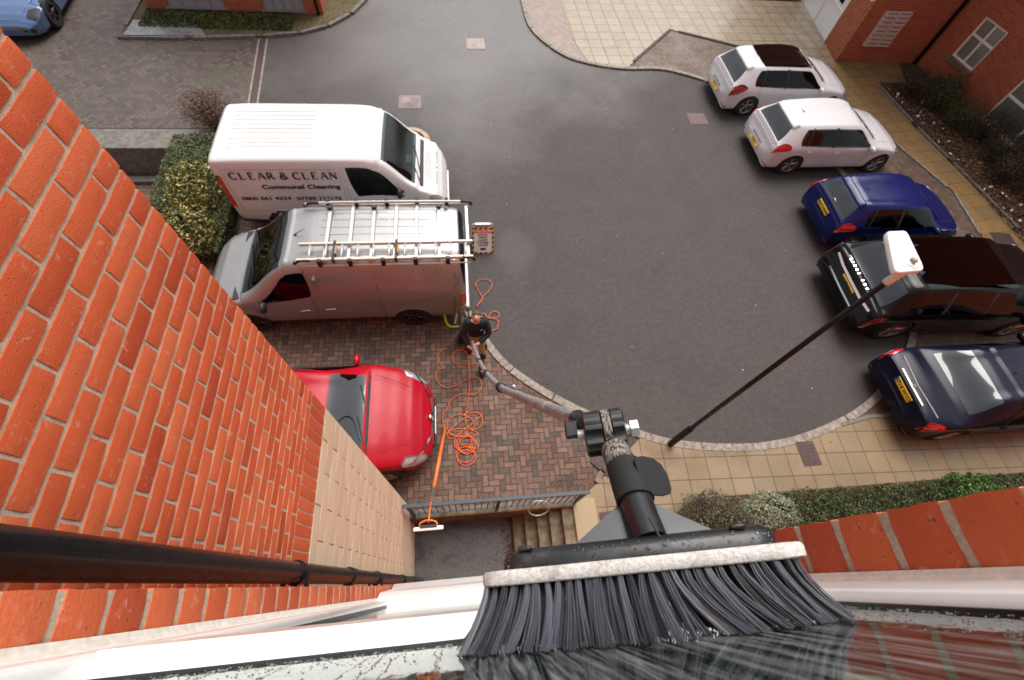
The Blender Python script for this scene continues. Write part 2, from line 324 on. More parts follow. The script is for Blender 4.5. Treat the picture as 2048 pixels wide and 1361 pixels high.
M['gasket'] = plain('black_gasket', (.02, .02, .022), .4); M['frost'] = plain('grey_panel', (.30, .29, .31), .6); M['curtain'] = plain('grey_green_blind', (.46, .46, .39), .8)
M['iron'] = plain('rusty_iron_cover', (.075, .045, .045), .65, .2, var=.4, nscale=25, bump=.6); M['orange'] = plain('orange_hose', (.70, .13, .03), .45); M['orange2'] = plain('orange_pole', (.85, .17, .03), .35)
M['lime'] = plain('lime_hose', (.55, .75, .02), .45); M['skin'] = plain('skin', (.72, .43, .34), .5, var=.06); M['jacket'] = plain('navy_fleece', (.012, .013, .022), .9, bump=.3)
M['khaki'] = plain('khaki_cloth', (.30, .21, .11), .85, bump=.3); M['blackcloth'] = plain('black_cloth', (.010, .010, .012), .8); M['hair'] = plain('brown_hair', (.10, .055, .03), .7)
M['carbon'] = plain('carbon_pole', (.15, .15, .16), .4, .3, var=.5, nscale=90); M['lampwhite'] = plain('weathered_white', (.72, .71, .71), .5, var=.08, nscale=8)
def solid(mat): return mat
# ------------------------------------------------------------------ setting: ground and surfaces
def struct(o): o['kind'] = 'structure'; return o
# the ground is one sheet with two cut-outs for the sunken yards
HX = [-400, -12.0, -6.72, -1.05, 1.76, 400]; HY = [-400, -.3, 1.12, 6.5, 10.12, 400]
mb = MB()
for i in range(5):
    for j in range(5):
        if (i == 3 and j == 1) or (i == 1 and j == 3): continue
        mb.poly([(HX[i], HY[j], 0), (HX[i + 1], HY[j], 0), (HX[i + 1], HY[j + 1], 0), (HX[i], HY[j + 1], 0)])
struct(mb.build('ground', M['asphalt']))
kerb_main = cat_rom([(2.4, 17.9), (2.56, 16.01), (3.38, 14.62), (4.3, 14.08), (5.37, 13.86), (6.68, 13.85), (8.06, 13.19), (9.1, 12.35), (10.0, 11.1), (10.5, 9.6), (10.7, 8), (10.6, 6.2), (10.3, 4.8), (9.81, 3.99), (9.25, 3.4), (8.59, 2.91), (7.67, 2.42), (6.42, 2.04), (5.35, 1.93), (4.18, 2.04), (3.34, 2.28), (2.07, 2.91), (1.06, 3.66), (.55, 4.31), (.03, 5.43), (-.35, 6.8), (-.6, 8.4), (-.75, 9.9)], 6)
kerb_main = [(p[0], p[1]) for p in [tuple(v) for v in [Vector((a[0], a[1])) for a in kerb_main]]]
def sheet(name, pts, z, mat, kind='structure', thick=None):
    b = MB(); b.prism(pts, -.02 if thick is None else thick, z); o = b.build(name, mat); o['kind'] = kind; return o
def kerbline(name, pts, w, z, mat, seg=.9, side=1, cat=None, label=None):
    b = MB(); n = len(pts); off = []
    for i, p in enumerate(pts):
        a = Vector(pts[max(i - 1, 0)]); c_ = Vector(pts[min(i + 1, n - 1)]); d = (c_ - a).normalized(); nn = Vector((-d.y, d.x)) * side
        off.append((Vector(p), Vector(p) + nn * w))
    acc = 0
    for i in range(n - 1):
        a0, a1 = off[i]; b0, b1 = off[i + 1]
        acc += (b0 - a0).length; sh = 0
        if acc > seg: acc = 0; sh = .12
        b0s = a0.lerp(b0, 1 - sh); b1s = a1.lerp(b1, 1 - sh)
        b.rings([[(a0.x, a0.y, -.02), (a1.x, a1.y, -.02), (a1.x, a1.y, z), (a0.x, a0.y, z)], [(b0s.x, b0s.y, -.02), (b1s.x, b1s.y, -.02), (b1s.x, b1s.y, z), (b0s.x, b0s.y, z)]])
    return b
K = kerb_main
def seg_of(lo, hi): return K[lo:hi]
i_b0 = 20 * 6; # (3.34,2.28)
# bay paving, bottom left (kerb from (2.07,2.91) to the white van)
bay = [(2.30, 1.45)] + [(3.1, 2.36)] + K[21 * 6:] + [(-.9, 10.6), (-1.4, 10.95), (-5.2, 10.95), (-5.2, 8.2), (-6.6, 6.4), (-12, 6.4), (-12, 1.0), (-1.05, 1.0), (-1.05, 1.13), (1.76, 1.13)]
sheet('bay_paving', bay, .012, M['bay'])
rb = K[6 * 6:16 * 6 + 1] + [(7.9, 2.24), (12.2, 2.30), (13.0, 2.9), (13.42, 4.91), (13.5, 6.77), (13.67, 8.42), (12.95, 10.45), (12.2, 12.2), (11.3, 14.0), (9.67, 15.22), (7.45, 16.2), (5.55, 14.0)] + K[4 * 6 + 1:6 * 6]
sheet('parking_paving', rb, .012, M['rightbay'])
wedge = K[0:4 * 6 - 2] + [(4.25, 14.1), (3.9, 15.6), (3.8, 18.4), (2.4, 18.4)]
sheet('block_paving_wedge', wedge, .020, herringbone('pale_wedge_paving', [(0, (.30, .21, .18)), (.5, (.36, .26, .22)), (1, (.42, .31, .27))], (.16, .12, .10), rot=.8, moss=.1, wet=(.25, .5)))
top = K[4 * 6 - 2:4 * 6 + 1] + [(5.5, 14.0), (7.42, 16.24), (9.70, 15.26), (11.35, 14.05), (12.5, 14.0), (12.84, 14.55), (13.27, 18.4), (3.8, 18.4), (3.9, 15.6), (4.25, 14.1)]
sheet('entrance_pavement', top, .030, M['slabT'])
right = [(11.3, 14.0), (12.2, 12.2), (12.95, 10.45), (13.67, 8.42), (13.5, 6.77), (13.42, 4.91), (13.0, 2.9), (12.2, 2.3), (14.6, 2.3), (14.71, 6.74), (14.24, 9.57), (13.96, 11.11), (13.72, 13.3), (15.0, 13.37), (15.3, 14.55), (12.84, 14.55), (12.5, 14.0)]
sheet('side_path', right, .036, M['slabR'])
bot = [(2.30, 1.45), (3.34, 2.28)] + K[17 * 6 - 2:20 * 6][::-1] + [(7.75, 2.26), (14.6, 2.28), (14.6, .035), (1.78, .035), (1.78, 1.1)]
sheet('buff_pavement', bot, .032, M['slab'])
kb = kerbline('kerb', K[0:6 * 6 + 4], .13, .055, M['kerb'], side=1); k_ = kb.build('kerb', M['kerb'], bevel=.008); struct(k_)
kb = kerbline('kerb', K[6 * 6 + 3:], .15, .042, M['kerb'], side=1); struct(kb.build('kerb', M['kerb'], bevel=.008))
kb = kerbline('kerb', [(9.75, 15.32), (7.45, 16.27), (5.45, 14.05)], .09, .045, M['kerb']); struct(kb.build('path_edging', plain('dark_edging', (.06, .05, .045), .8)))
kb = kerbline('kerb', [(11.3, 14.05), (12.2, 12.2), (12.95, 10.45), (13.67, 8.42), (13.5, 6.77), (13.42, 4.91), (13.0, 2.9)], .06, .05, M['kerb'], side=-1); struct(kb.build('path_edging', M['kerb']))
kb = kerbline('kerb', [(14.65, 13.40), (13.72, 13.35), (13.96, 11.11), (14.24, 9.57), (14.71, 6.74), (14.7, 2.3)], .07, .09, M['kerb'], side=1); struct(kb.build('bed_edging', M['conc2']))
kb = kerbline('kerb', [(2.26, 1.40), (3.05, 2.30)], .10, .05, M['conc']); struct(kb.build('path_edging', M['conc']))
kb = kerbline('kerb', [(7.35, 2.14), (8.0, 2.26), (12.3, 2.28)], .07, .05, M['conc2']); struct(kb.build('path_edging', M['conc2']))
sheet('planting_bed', [(13.82, 13.28), (14.05, 11.11), (14.33, 9.57), (14.8, 6.74), (14.8, 2.3), (17.8, 2.3), (16.68, 9.56), (15.86, 14.5), (15.2, 14.5), (14.9, 13.33)], .05, M['soil'])
sheet('front_bed', [(3.9, 18.42), (13.1, 18.42), (13.1, 22), (3.9, 22)], .06, M['soil'])
# street paving and the island, top left
sheet('street_paving', [(-30, 10.82), (-5.62, 10.98), (-5.42, 12.06), (-5.76, 15.17), (-9.65, 14.9), (-9.75, 22), (-30, 22)], .008, M['street'])
isl = [(-9.65, 14.88), (-7.6, 14.95), (-5.66, 15.15), (-4.6, 15.38), (-3.82, 15.82), (-3.2, 16.6), (-2.75, 17.6), (-2.6, 20), (-9.7, 20)]
sheet('island_verge', isl, .05, M['soil2'])
kb = kerbline('kerb', [(-9.72, 20), (-9.68, 14.86), (-7.6, 14.9), (-5.66, 15.1), (-4.6, 15.33), (-3.80, 15.78), (-3.15, 16.56), (-2.70, 17.6), (-2.55, 20)], .12, .085, M['kerb'], side=1); struct(kb.build('kerb', M['conc2']))
sheet('island_apron', [(-9.55, 14.99), (-7.3, 15.07), (-7.7, 15.7), (-9.5, 15.8)], .07, plain('wet_apron', (.22, .22, .23), .3, var=.3, nscale=5, spec=.8))
# drain channel
mb = MB(); d0, d1 = Vector((-5.70, 15.05)), Vector((-5.40, 11.2)); dd = (d1 - d0).normalized(); nn = Vector((-dd.y, dd.x))
for s_, w_ in ((-.13, .05), (.10, .05)):
    a = d0 + nn * s_; b = d1 + nn * s_; mb.prism([(a.x, a.y), (b.x, b.y), ((b + nn * w_).x, (b + nn * w_).y), ((a + nn * w_).x, (a + nn * w_).y)], -.01, .02)
dr = mb.build('drain_channel', M['kerb']); tag(dr, 'narrow linear drain channel crossing the entrance between block paving and asphalt', 'drain')
mb = MB(); a = d0 - nn * .08; b = d1 - nn * .08; w_ = .18
mb.prism([(a.x, a.y), (b.x, b.y), ((b + nn * w_).x, (b + nn * w_).y), ((a + nn * w_).x, (a + nn * w_).y)], -.01, .016)
g_ = mb.build('grating', M['iron'], dr)
# sunken yard by the building: floor, retaining walls, steps
LOW = -.72
mb = MB(); mb.box((-1.06, -.1, LOW - .1), (.72, 1.13, LOW))
t = NT('wet_dark_concrete'); n = t.noise(2.6, 6, .65); n2 = t.noise(60, 4, .7)
c = t.mix(t.fr(n, .35, .65), (.030, .028, .032), (.085, .075, .070)); c = t.mix(t.fr(n2, .5, .8, 0, .5), c, (.03, .025, .02)); v = t.vor(14); c = t.mix(t.fr(v.outputs['Distance'], .12, .2, .6, 0), c, (.02, .015, .012))
M['wetconc'] = t.done(c, t.fr(n, .35, .6, .12, .5), t.bump(n2, .2, .003), spec=.6)
struct(mb.build('yard_floor', M['wetconc']))
mb = MB()
for k in range(5): mb.box((.72 + k * .205, .035, LOW - .1), (.72 + (k + 1) * .205 + (.02 if k < 4 else 0), 1.05, LOW + (k + 1) * .144 - (.004 if k == 4 else 0)))
st = mb.build('steps', M['conc'], bevel=.006); struct(st)
mb = MB(); mb.box((-1.05, 1.05, LOW - .1), (1.76, 1.20, .06)); rw = mb.build('retaining_wall', M['conc'], bevel=.01); tag(rw, 'low mossy concrete retaining wall under the railing of the sunken yard', 'wall')
mb = MB(); mb.box((1.74, .035, -.3), (2.14, 1.17, .05)); cp = mb.build('coping_slab', plain('buff_coping', (.34, .27, .17), .8, var=.2, nscale=60, bump=.3), bevel=.01); tag(cp, 'wide buff concrete coping at the top of the yard steps', 'coping')
# sunken path on the left with its retaining wall
mb = MB(); mb.box((-12.0, 6.4, LOW - .1), (-6.7, 10.15, LOW)); struct(mb.build('lower_path', M['rightbay']))
mb = MB(); mb.box((-12.2, 10.10, LOW - .1), (-6.35, 10.42, .10)); mb.box((-12.2, 10.43, -.1), (-5.9, 10.86, .06)); mb.box((-12.0, 9.75, LOW), (-6.7, 9.95, LOW + .10))
rw2 = mb.build('retaining_wall', M['conc2'], bevel=.012); tag(rw2, 'grey concrete retaining wall along the sunken path beside the street paving', 'wall')
# iron covers
def cover(cx, cy, w, d, rz, label, pat=0, z=.038, mat=None):
    e = empty('manhole_cover', (cx, cy, z), rz, label, 'manhole cover')
    b = MB(); b.box((-w / 2, -d / 2, -.03), (w / 2, d / 2, .004)); b.build('frame', mat or M['iron'], e)
    b = MB(); b.box((-w / 2 + .03, -d / 2 + .03, -.02), (w / 2 - .03, d / 2 - .03, .008))
    lid = b.build('lid', mat or M['iron'], e, bevel=.004)
    b = MB()
    if pat == 0:
        for k in range(4):
            r = .05 + k * .055; b.rings([[(r * math.cos(a), r * math.sin(a), .008), ((r + .02) * math.cos(a), (r + .02) * math.sin(a), .013)] for a in [i * math.pi / 12 for i in range(25)]], close=False)
    else:
        for i in range(6):
            for j in range(6): b.box((-w / 2 + .06 + i * (w - .1) / 6, -d / 2 + .06 + j * (d - .1) / 6, .008), (-w / 2 + .09 + i * (w - .1) / 6, -d / 2 + .09 + j * (d - .1) / 6, .013))
    b.build('tread_pattern', mat or M['iron'], lid)
mhm = plain('worn_iron_cover', (.20, .15, .15), .5, .3, var=.3, nscale=25, bump=.6)
cover(-1.27, 12.15, .62, .58, .02, 'square iron cover with concentric rings in the asphalt behind the white van', 0, .006, mhm)
cover(.72, 15.1, .58, .6, .05, 'brick filled inspection cover in the wet entrance lane at the top', 1, .006, plain('patched_cover', (.32, .25, .22), .4, var=.5, nscale=14))
cover(7.08, 11.52, .55, .5, .0, 'dull square cover in the asphalt beside the rear white hatchback', 1, .004, plain('dull_cover', (.12, .07, .065), .6, var=.3))
cover(6.42, 1.66, .36, .46, .02, 'dark rust cover in the buff pavement right of the lamp post', 1)
cover(2.52, 1.83, .55, .40, .75, 'purple brown cover in the pavement corner behind the brush clamp', 1, .046)
cover(2.46, .72, .55, .42, .05, 'purple brown cover beside the coping below the brush wings', 1)
cover(14.05, 6.75, .55, .42, -.1, 'dark cover in the ochre path beside the large black off-roader', 1, .044)
# ------------------------------------------------------------------ near building: brick geometry
XW, YC, YF = -1.05, 1.247, .035
CO = .0795
def brickblock(b, org, du, dn, L, hgt, dep, j=.0011, n=(8, 3)):
    """one brick: front face L x hgt at org, long axis du, outward normal dn, depth dep (backwards)"""
    up = Vector((0, 0, 1)) if abs(du.z) < .5 else du.cross(dn)
    nx, nz = n; b.cr = random.random(); base = len(b.v)
    def pt(i, k, back=0):
        u = i / nx * L; w = k / nz * hgt; e = 0
        edge = i in (0, nx) or k in (0, nz)
        jj = Vector((0, 0, 0))
        q = du * u + up * w
        if edge:
            q += du * random.uniform(-j, j) + up * random.uniform(-j, j); o = -.0022 + random.uniform(-.0006, .0006)
            if i in (0, nx) and k in (0, nz): o -= .002
        else: o = random.uniform(-.0005, .0006)
        return org + q + dn * o
    tl = random.uniform(-.0015, .0015)
    for k in range(nz + 1):
        for i in range(nx + 1): b.v.append(tuple(pt(i, k) + dn * (tl * (i / nx - .5))))
    fl = du.cross(up).dot(dn) < 0
    for k in range(nz):
        for i in range(nx):
            a = base + k * (nx + 1) + i; q = (a, a + 1, a + nx + 2, a + nx + 1); b.face(q[::-1] if fl else q)
    # sides back to depth
    ring = [base + i for i in range(nx + 1)] + [base + k * (nx + 1) + nx for k in range(1, nz + 1)] + [base + nz * (nx + 1) + i for i in range(nx - 1, -1, -1)] + [base + k * (nx + 1) for k in range(nz - 1, 0, -1)]
    b2 = len(b.v)
    for r_ in ring: b.v.append(tuple(Vector(b.v[r_]) - dn * dep))
    m = len(ring)
    for q in range(m):
        w = (ring[(q + 1) % m], ring[q], b2 + q, b2 + (q + 1) % m); b.face(w[::-1] if fl else w)
root = empty('brick_wing', (XW, YC, 0), 0, 'tall orange red brick wall with cream stone base filling the left side of the view', 'building wall')
def wing_parts():
    e = root
    b = MB(); Yx = Vector((0, -1, 0)); dn = Vector((1, 0, 0))
    ztop = H + .9; zst = H - 3.29
    zj = H - .681; nup = int((ztop - zj) / CO) + 1
    z0 = zj + nup * CO; k = 0; z = z0
    while z - CO > zst + .235:
        z -= CO; k += 1
        near = z > H - 2.2
        y = YC; first = .1025 if k % 2 else .215
        L = first
        while y > YF - .05:
            brickblock(b, Vector((0, y - YC, z + .005)), Yx, dn, L, CO - .0135, .09 if y < YC else L, n=(8, 3) if near else (3, 1))
            y -= L + .013; L = .2125
    zs = z
    y = YC
    while y > YF:
        brickblock(b, Vector((0, y - YC, zst + .006)), Yx, dn, .066, zs - zst - .012, .09, n=(2, 4)); y -= .0755
    bo = b.build('brickwork', M['brick'], e, rnd=True, auto=35)
    b = MB(); b.box((-.30, YF - YC - .2, LOW - .3), (-.0055, -.0055, ztop)); b.build('mortar', M['mortar'], e)
    b = MB(); z = zst; k = 0; hh = .138
    while z > LOW - .1:
        z -= hh; k += 1; y = YC; L = .22 if k % 2 else .44
        while y > YF - .1:
            brickblock(b, Vector((.004, y - YC, z + .0012)), Yx, dn, L, hh - .0024, .10, j=.0004, n=(4, 2)); y -= L + .009; L = .44
    b.build('stone_base', M['stone'], e, rnd=True, auto=35)
    b = MB(); b.box((-.29, YF - YC - .2, LOW - .3), (-.001, -.001, zst)); b.build('stone_joints', M['stonejoint'], e)
    b = MB(); b.box((-9, -.4, LOW - .3), (-.301, -.004, ztop)); b.build('front_wall', M['brickfac'], e)
wing_parts()
# facade of the building the window sits in
fac = empty('brick_facade', (0, YF, 0), 0, 'orange red brick facade with deep reveals around the white window', 'building wall')
XL, XR = -.46, .47
def reveal(x, sx, phase, zlo, name):
    b = MB(); k = 0; z = H - phase + CO * 19
    while z > H + zlo:
        z -= CO; k += 1; near = z > H - 1.6
        brickblock(b, Vector((x, -.1, z + .005)), Vector((0, 1, 0)), Vector((sx, 0, 0)), .1, CO - .0135, .215 if k % 2 else .1025, n=(6, 4) if near else (3, 2))
    return b
b = reveal(XL, 1, .617 - .0, -3.0, 'l'); b.build('reveal_bricks', M['brick'], fac, rnd=True, auto=35)
b = reveal(XR, -1, .606, -3.0, 'r'); b.build('reveal_bricks', M['brick'], fac, rnd=True, auto=35)
b = MB(); b.box((XL - .20, -.1, H - 3.1), (XL - .004, -.0016, H + .9)); b.build('mortar', M['mortar'], fac)
b = MB(); b.box((XR + .004, -.1, H - 3.1), (XR + .20, -.0016, H + .9)); b.build('mortar', M['mortar'], fac)
b = MB()
b.box((XW + .006, -.2, LOW - .1), (XL - .2015, -.002, H + 1.0)); b.box((XR + .2015, -.2, -.2), (17.5, -.002, H + 1.0)); b.box((XL - .2, -.2, LOW - .1), (XR + .2, -.002, H - 3.12)); b.box((XL - .2, -.2, H + .905), (XR + .2, -.002, H + 1.0))
b.build('wall', M['brickfac'], fac)
b = MB(); b.box((XW + .01, -.0015, LOW - .1), (1.75, .075, LOW + .55)); b.build('plinth', M['conc'], fac, bevel=.006)
# ------------------------------------------------------------------ the window
GY = -.053
win = empty('window', (0, GY, H - 2.35), 0, 'white plastic framed window with wet glass at the bottom of the view', 'window')
wz = Vector((0, -GY, -(H - 2.35)))
def wbox(b, x0, x1, y0, y1, z0, z1): b.box((x0, y0 - GY, z0 + 2.35), (x1, y1 - GY, z1 + 2.35))
def wprism(b, prof, x0, x1):     # profile in (y,z rel camera), extruded in x
    R = [[(x, y - GY, z + 2.35) for y, z in prof] for x in (x0, x1)]; b.rings(R)
def vprism(b, prof, z0, z1):     # profile in (x,y), extruded in z
    R = [[(x, y - GY, z + 2.35) for x, y in prof] for z in (z0, z1)]; b.rings(R)
b = MB(); vprism(b, [(-.458, -.028), (-.412, -.028), (-.400, -.033), (-.394, -.051), (-.394, -.11), (-.458, -.11)], -2.42, .9)
b.build('frame_jamb', M['upvc'], win, bevel=.0015)
b = MB(); vprism(b, [(.468, -.036), (.468, -.11), (.396, -.11), (.396, -.051), (.403, -.040), (.415, -.036)], -2.42, .9)
b.build('frame_jamb', M['upvc'], win, bevel=.0015)
b = MB(); wprism(b, [(-.0265, -.604), (-.0265, -.675), (-.05, -.69), (-.11, -.69), (-.11, -.588), (-.051, -.588)], -.399, .401)
b.build('transom', M['upvc'], win, bevel=.0015)
b = MB(); wprism(b, [(-.028, -2.355), (-.028, -2.415), (-.11, -2.415), (-.11, -2.33), (-.047, -2.33), (-.038, -2.345)], -.399, .401); b.build('bottom_rail', M['upvc'], win, bevel=.0015)
b = MB(); wprism(b, [(-.0275, -2.42), (.004, -2.50), (.008, -2.55), (.018, -2.86), (.042, -2.93), (.042, -3.0), (-.08, -3.0), (-.08, -2.42)], -.455, .465); b.build('sill', M['upvc'], win, bevel=.002)
b = MB()
for sx, yy in ((-1, -.030), (1, -.038)):
    x = -.459 if sx < 0 else .469
    pts = []
    R = []
    for k in range(160):
        z = .88 - k * .021; w = .005 + .0015 * noise.noise(Vector((k * .35, sx, 0))); d = .0040 + .0025 * noise.noise(Vector((k * .5, sx + 9, 3)))
        R.append([(x, (-.0155 if sx < 0 else -.0262) - GY, z + 2.35), (x - sx * d * .6, yy * (.72 if sx < 0 else .82) - GY, z + 2.35), (x - sx * (d + .003), yy + .002 - GY, z + 2.35), (x, yy - .004 - GY, z + 2.35)] if sx > 0 else [(x, yy - .004 - GY, z + 2.35), (x - sx * (d + .003), yy + .002 - GY, z + 2.35), (x - sx * d * .6, yy * (.72 if sx < 0 else .82) - GY, z + 2.35), (x, (-.0155 if sx < 0 else -.0262) - GY, z + 2.35)])
    b.rings(R)
b.build('sealant_bead', M['caulk'], win, smooth=False)
b = MB()
wbox(b, -.394, .396, -.0545, -.0500, -.588, -.5835); wbox(b, -.394, -.3895, -.0545, -.0498, -.583, .89); wbox(b, .3915, .396, -.0545, -.0498, -.583, .89)
wbox(b, -.394, -.3895, -.0545, -.0455, -2.33, -.69); wbox(b, .3915, .396, -.0545, -.0455, -2.33, -.69)
b.build('gasket', M['gasket'], win)
M['winglass'] = None
m = bpy.data.materials.new('wet_window_glass'); m.use_nodes = True; n_ = m.node_tree.nodes; l_ = m.node_tree.links; n_.clear()
o_ = n_.new('ShaderNodeOutputMaterial'); mx = n_.new('ShaderNodeMixShader'); tr = n_.new('ShaderNodeBsdfTransparent'); gl = n_.new('ShaderNodeBsdfGlossy'); fr = n_.new('ShaderNodeFresnel'); fr.inputs[0].default_value = 1.5
tc = n_.new('ShaderNodeTexCoord'); mp = n_.new('ShaderNodeMapping'); mp.inputs['Scale'].default_value = (22, 1, 7); ns = n_.new('ShaderNodeTexNoise'); ns.inputs['Scale'].default_value = 1.6; ns.inputs['Detail'].default_value = 3; bp = n_.new('ShaderNodeBump'); bp.inputs['Strength'].default_value = .30; bp.inputs['Distance'].default_value = .002
l_.new(tc.outputs['Object'], mp.inputs[0]); l_.new(mp.outputs[0], ns.inputs[0]); l_.new(ns.outputs[0], bp.inputs['Height']); l_.new(bp.outputs[0], gl.inputs['Normal'])
gl.inputs['Roughness'].default_value = .035; gl.inputs['Color'].default_value = (.84, .88, .87, 1); tr.inputs[0].default_value = (.74, .82, .80, 1)
l_.new(fr.outputs[0], mx.inputs[0]); l_.new(tr.outputs[0], mx.inputs[1]); l_.new(gl.outputs[0], mx.inputs[2])
# streaks of suds left by the bristles
df = n_.new('ShaderNodeBsdfDiffuse'); df.inputs[0].default_value = (.70, .76, .74, 1); m2 = n_.new('ShaderNodeMixShader'); mp2 = n_.new('ShaderNodeMapping'); mp2.inputs['Scale'].default_value = (170, 1, 9); mp2.inputs['Rotation'].default_value = (0, .02, 0); n2_ = n_.new('ShaderNodeTexNoise'); n2_.inputs['Scale'].default_value = 1; n2_.inputs['Detail'].default_value = 4; n2_.inputs['Distortion'].default_value = .8; mr = n_.new('ShaderNodeMapRange')
l_.new(tc.outputs['Object'], mp2.inputs[0]); l_.new(mp2.outputs[0], n2_.inputs[0]); l_.new(n2_.outputs[0], mr.inputs[0]); mr.inputs[1].default_value = .42; mr.inputs[2].default_value = .74; mr.inputs[3].default_value = .0; mr.inputs[4].default_value = .22
sx_ = n_.new('ShaderNodeSeparateXYZ'); l_.new(tc.outputs['Object'], sx_.inputs[0]); mr2 = n_.new('ShaderNodeMapRange'); l_.new(sx_.outputs[0], mr2.inputs[0]); mr2.inputs[1].default_value = .27; mr2.inputs[2].default_value = .31; mr2.inputs[3].default_value = 1; mr2.inputs[4].default_value = .1
mr3 = n_.new('ShaderNodeMapRange'); l_.new(sx_.outputs[0], mr3.inputs[0]); mr3.inputs[1].default_value = -.06; mr3.inputs[2].default_value = .0; mr3.inputs[3].default_value = .12; mr3.inputs[4].default_value = 1
mu = n_.new('ShaderNodeMath'); mu.operation = 'MULTIPLY'; l_.new(mr.outputs[0], mu.inputs[0]); l_.new(mr2.outputs[0], mu.inputs[1]); mu2 = n_.new('ShaderNodeMath'); mu2.operation = 'MULTIPLY'; l_.new(mu.outputs[0], mu2.inputs[0]); l_.new(mr3.outputs[0], mu2.inputs[1])
l_.new(mu2.outputs[0], m2.inputs[0]); l_.new(mx.outputs[0], m2.inputs[1]); l_.new(df.outputs[0], m2.inputs[2]); l_.new(m2.outputs[0], o_.inputs[0]); M['winglass'] = m
b = MB(); wbox(b, -.389, .391, -.059, -.053, -.583, .89); b.build('upper_pane', M['winglass'], win)
b = MB(); wbox(b, -.389, .391, -.059, -.053, -2.33, -.69); b.build('lower_pane', M['winglass'], win)
# droplets beside the brushed area
def droplets():
    b = MB(); rr = random.Random(3)
    def drop(x, z, r):
        R = []
        for a_ in (0.15, .8, 1.3):
            rad = r * math.cos(a_ * .85 - .1); hgt = r * .55 * math.sin(a_)
            R.append([(x + rad * math.cos(k * math.pi / 4), hgt, z + rad * 1.15 * math.sin(k * math.pi / 4) + 2.35) for k in range(8)])
        b.rings(R, capa=False)
    for i in range(1500):
        side = rr.random() < .45
        x = rr.uniform(.30, .39) if side else rr.uniform(-.388, .06)
        z = rr.uniform(-.575, -.2) if side else -.58 + abs(rr.gauss(0, .07))
        if not side and x > -.05 and z > -.53: continue
        drop(x, z, rr.choice([.0004, .0005, .0007, .0011]) * rr.uniform(.7, 1.2))
    for i in range(12):   # runs
        x = rr.uniform(-.36, 0); z = -.57
        while z < -.40:
            drop(x, z, rr.uniform(.0004, .0009)); x += rr.uniform(-.0012, .0012); z += rr.uniform(.002, .006)
    return b
m = bpy.data.materials.new('water_drop'); m.use_nodes = True; n_ = m.node_tree.nodes; l_ = m.node_tree.links; n_.clear(); o_ = n_.new('ShaderNodeOutputMaterial'); gb = n_.new('ShaderNodeBsdfGlass'); gb.inputs['IOR'].default_value = 1.33; gb.inputs['Roughness'].default_value = 0; gb.inputs['Color'].default_value = (.8, .85, .85, 1); l_.new(gb.outputs[0], o_.inputs[0]); M['water'] = m
o = droplets().build('water_droplets', M['water'], win, smooth=True); o['kind'] = 'stuff'
# room behind the glass, with a pale sheet added to catch light
rm = MB(); rm.box((-.40, -2.0, H - 2.5), (.42, -.12, H - 2.45)); rm.box((-1.2, -2.0, H - 2.5), (1.2, -1.95, H + .9)); rm.box((-1.2, -2.0, H - 2.5), (-1.15, -.2, H + .9)); rm.box((1.15, -2.0, H - 2.5), (1.2, -.2, H + .9)); rm.box((-1.2, -2.0, H + .9), (1.2, -.2, H + .95))
rm.box((-.395, -.16, H - 2.4), (.40, -.15, H + .88)); ro = rm.build('room_and_light_sheet', plain('pale_room', (.72, .74, .72), .8)); tag(ro, 'dim pale room and an added light-catching sheet behind the wet window glass', 'room')
# ------------------------------------------------------------------ black pipe in the corner
PX, PY = -.93, .135
pipe = empty('downpipe', (PX, PY, LOW), 0, 'black plastic soil pipe running down the inner corner of the brick walls', 'pipe')
b = MB(); b.cyl((0, 0, 0), (0, 0, H + .9 - LOW), .052, 28); b.build('pipe', M['blackmetal'], pipe, auto=50)
def zat(px):   # height at which the pipe's line crosses pixel column px
    d = ray(px, 1150); return H + d.z * (PX / d.x)
for px in (592, 752, 803, 825):
    z = zat(px) - LOW
    if z < 0: continue
    b = MB(); b.cyl((0, 0, z - .016), (0, 0, z + .016), .0605, 28); b.box((-.012, -.105, z - .014), (.012, -.05, z + .014)); b.box((.05, -.10, z - .012), (.068, 0, z + .012)); b.box((-.068, -.10, z - .012), (-.05, 0, z + .012)); b.build('clip', M['blackmetal'], pipe, auto=50)
b = MB(); b.cyl((0, 0, zat(700) - LOW - .06), (0, 0, zat(700) - LOW + .06), .062, 28); b.build('socket_joint', M['blackmetal'], pipe, auto=50)
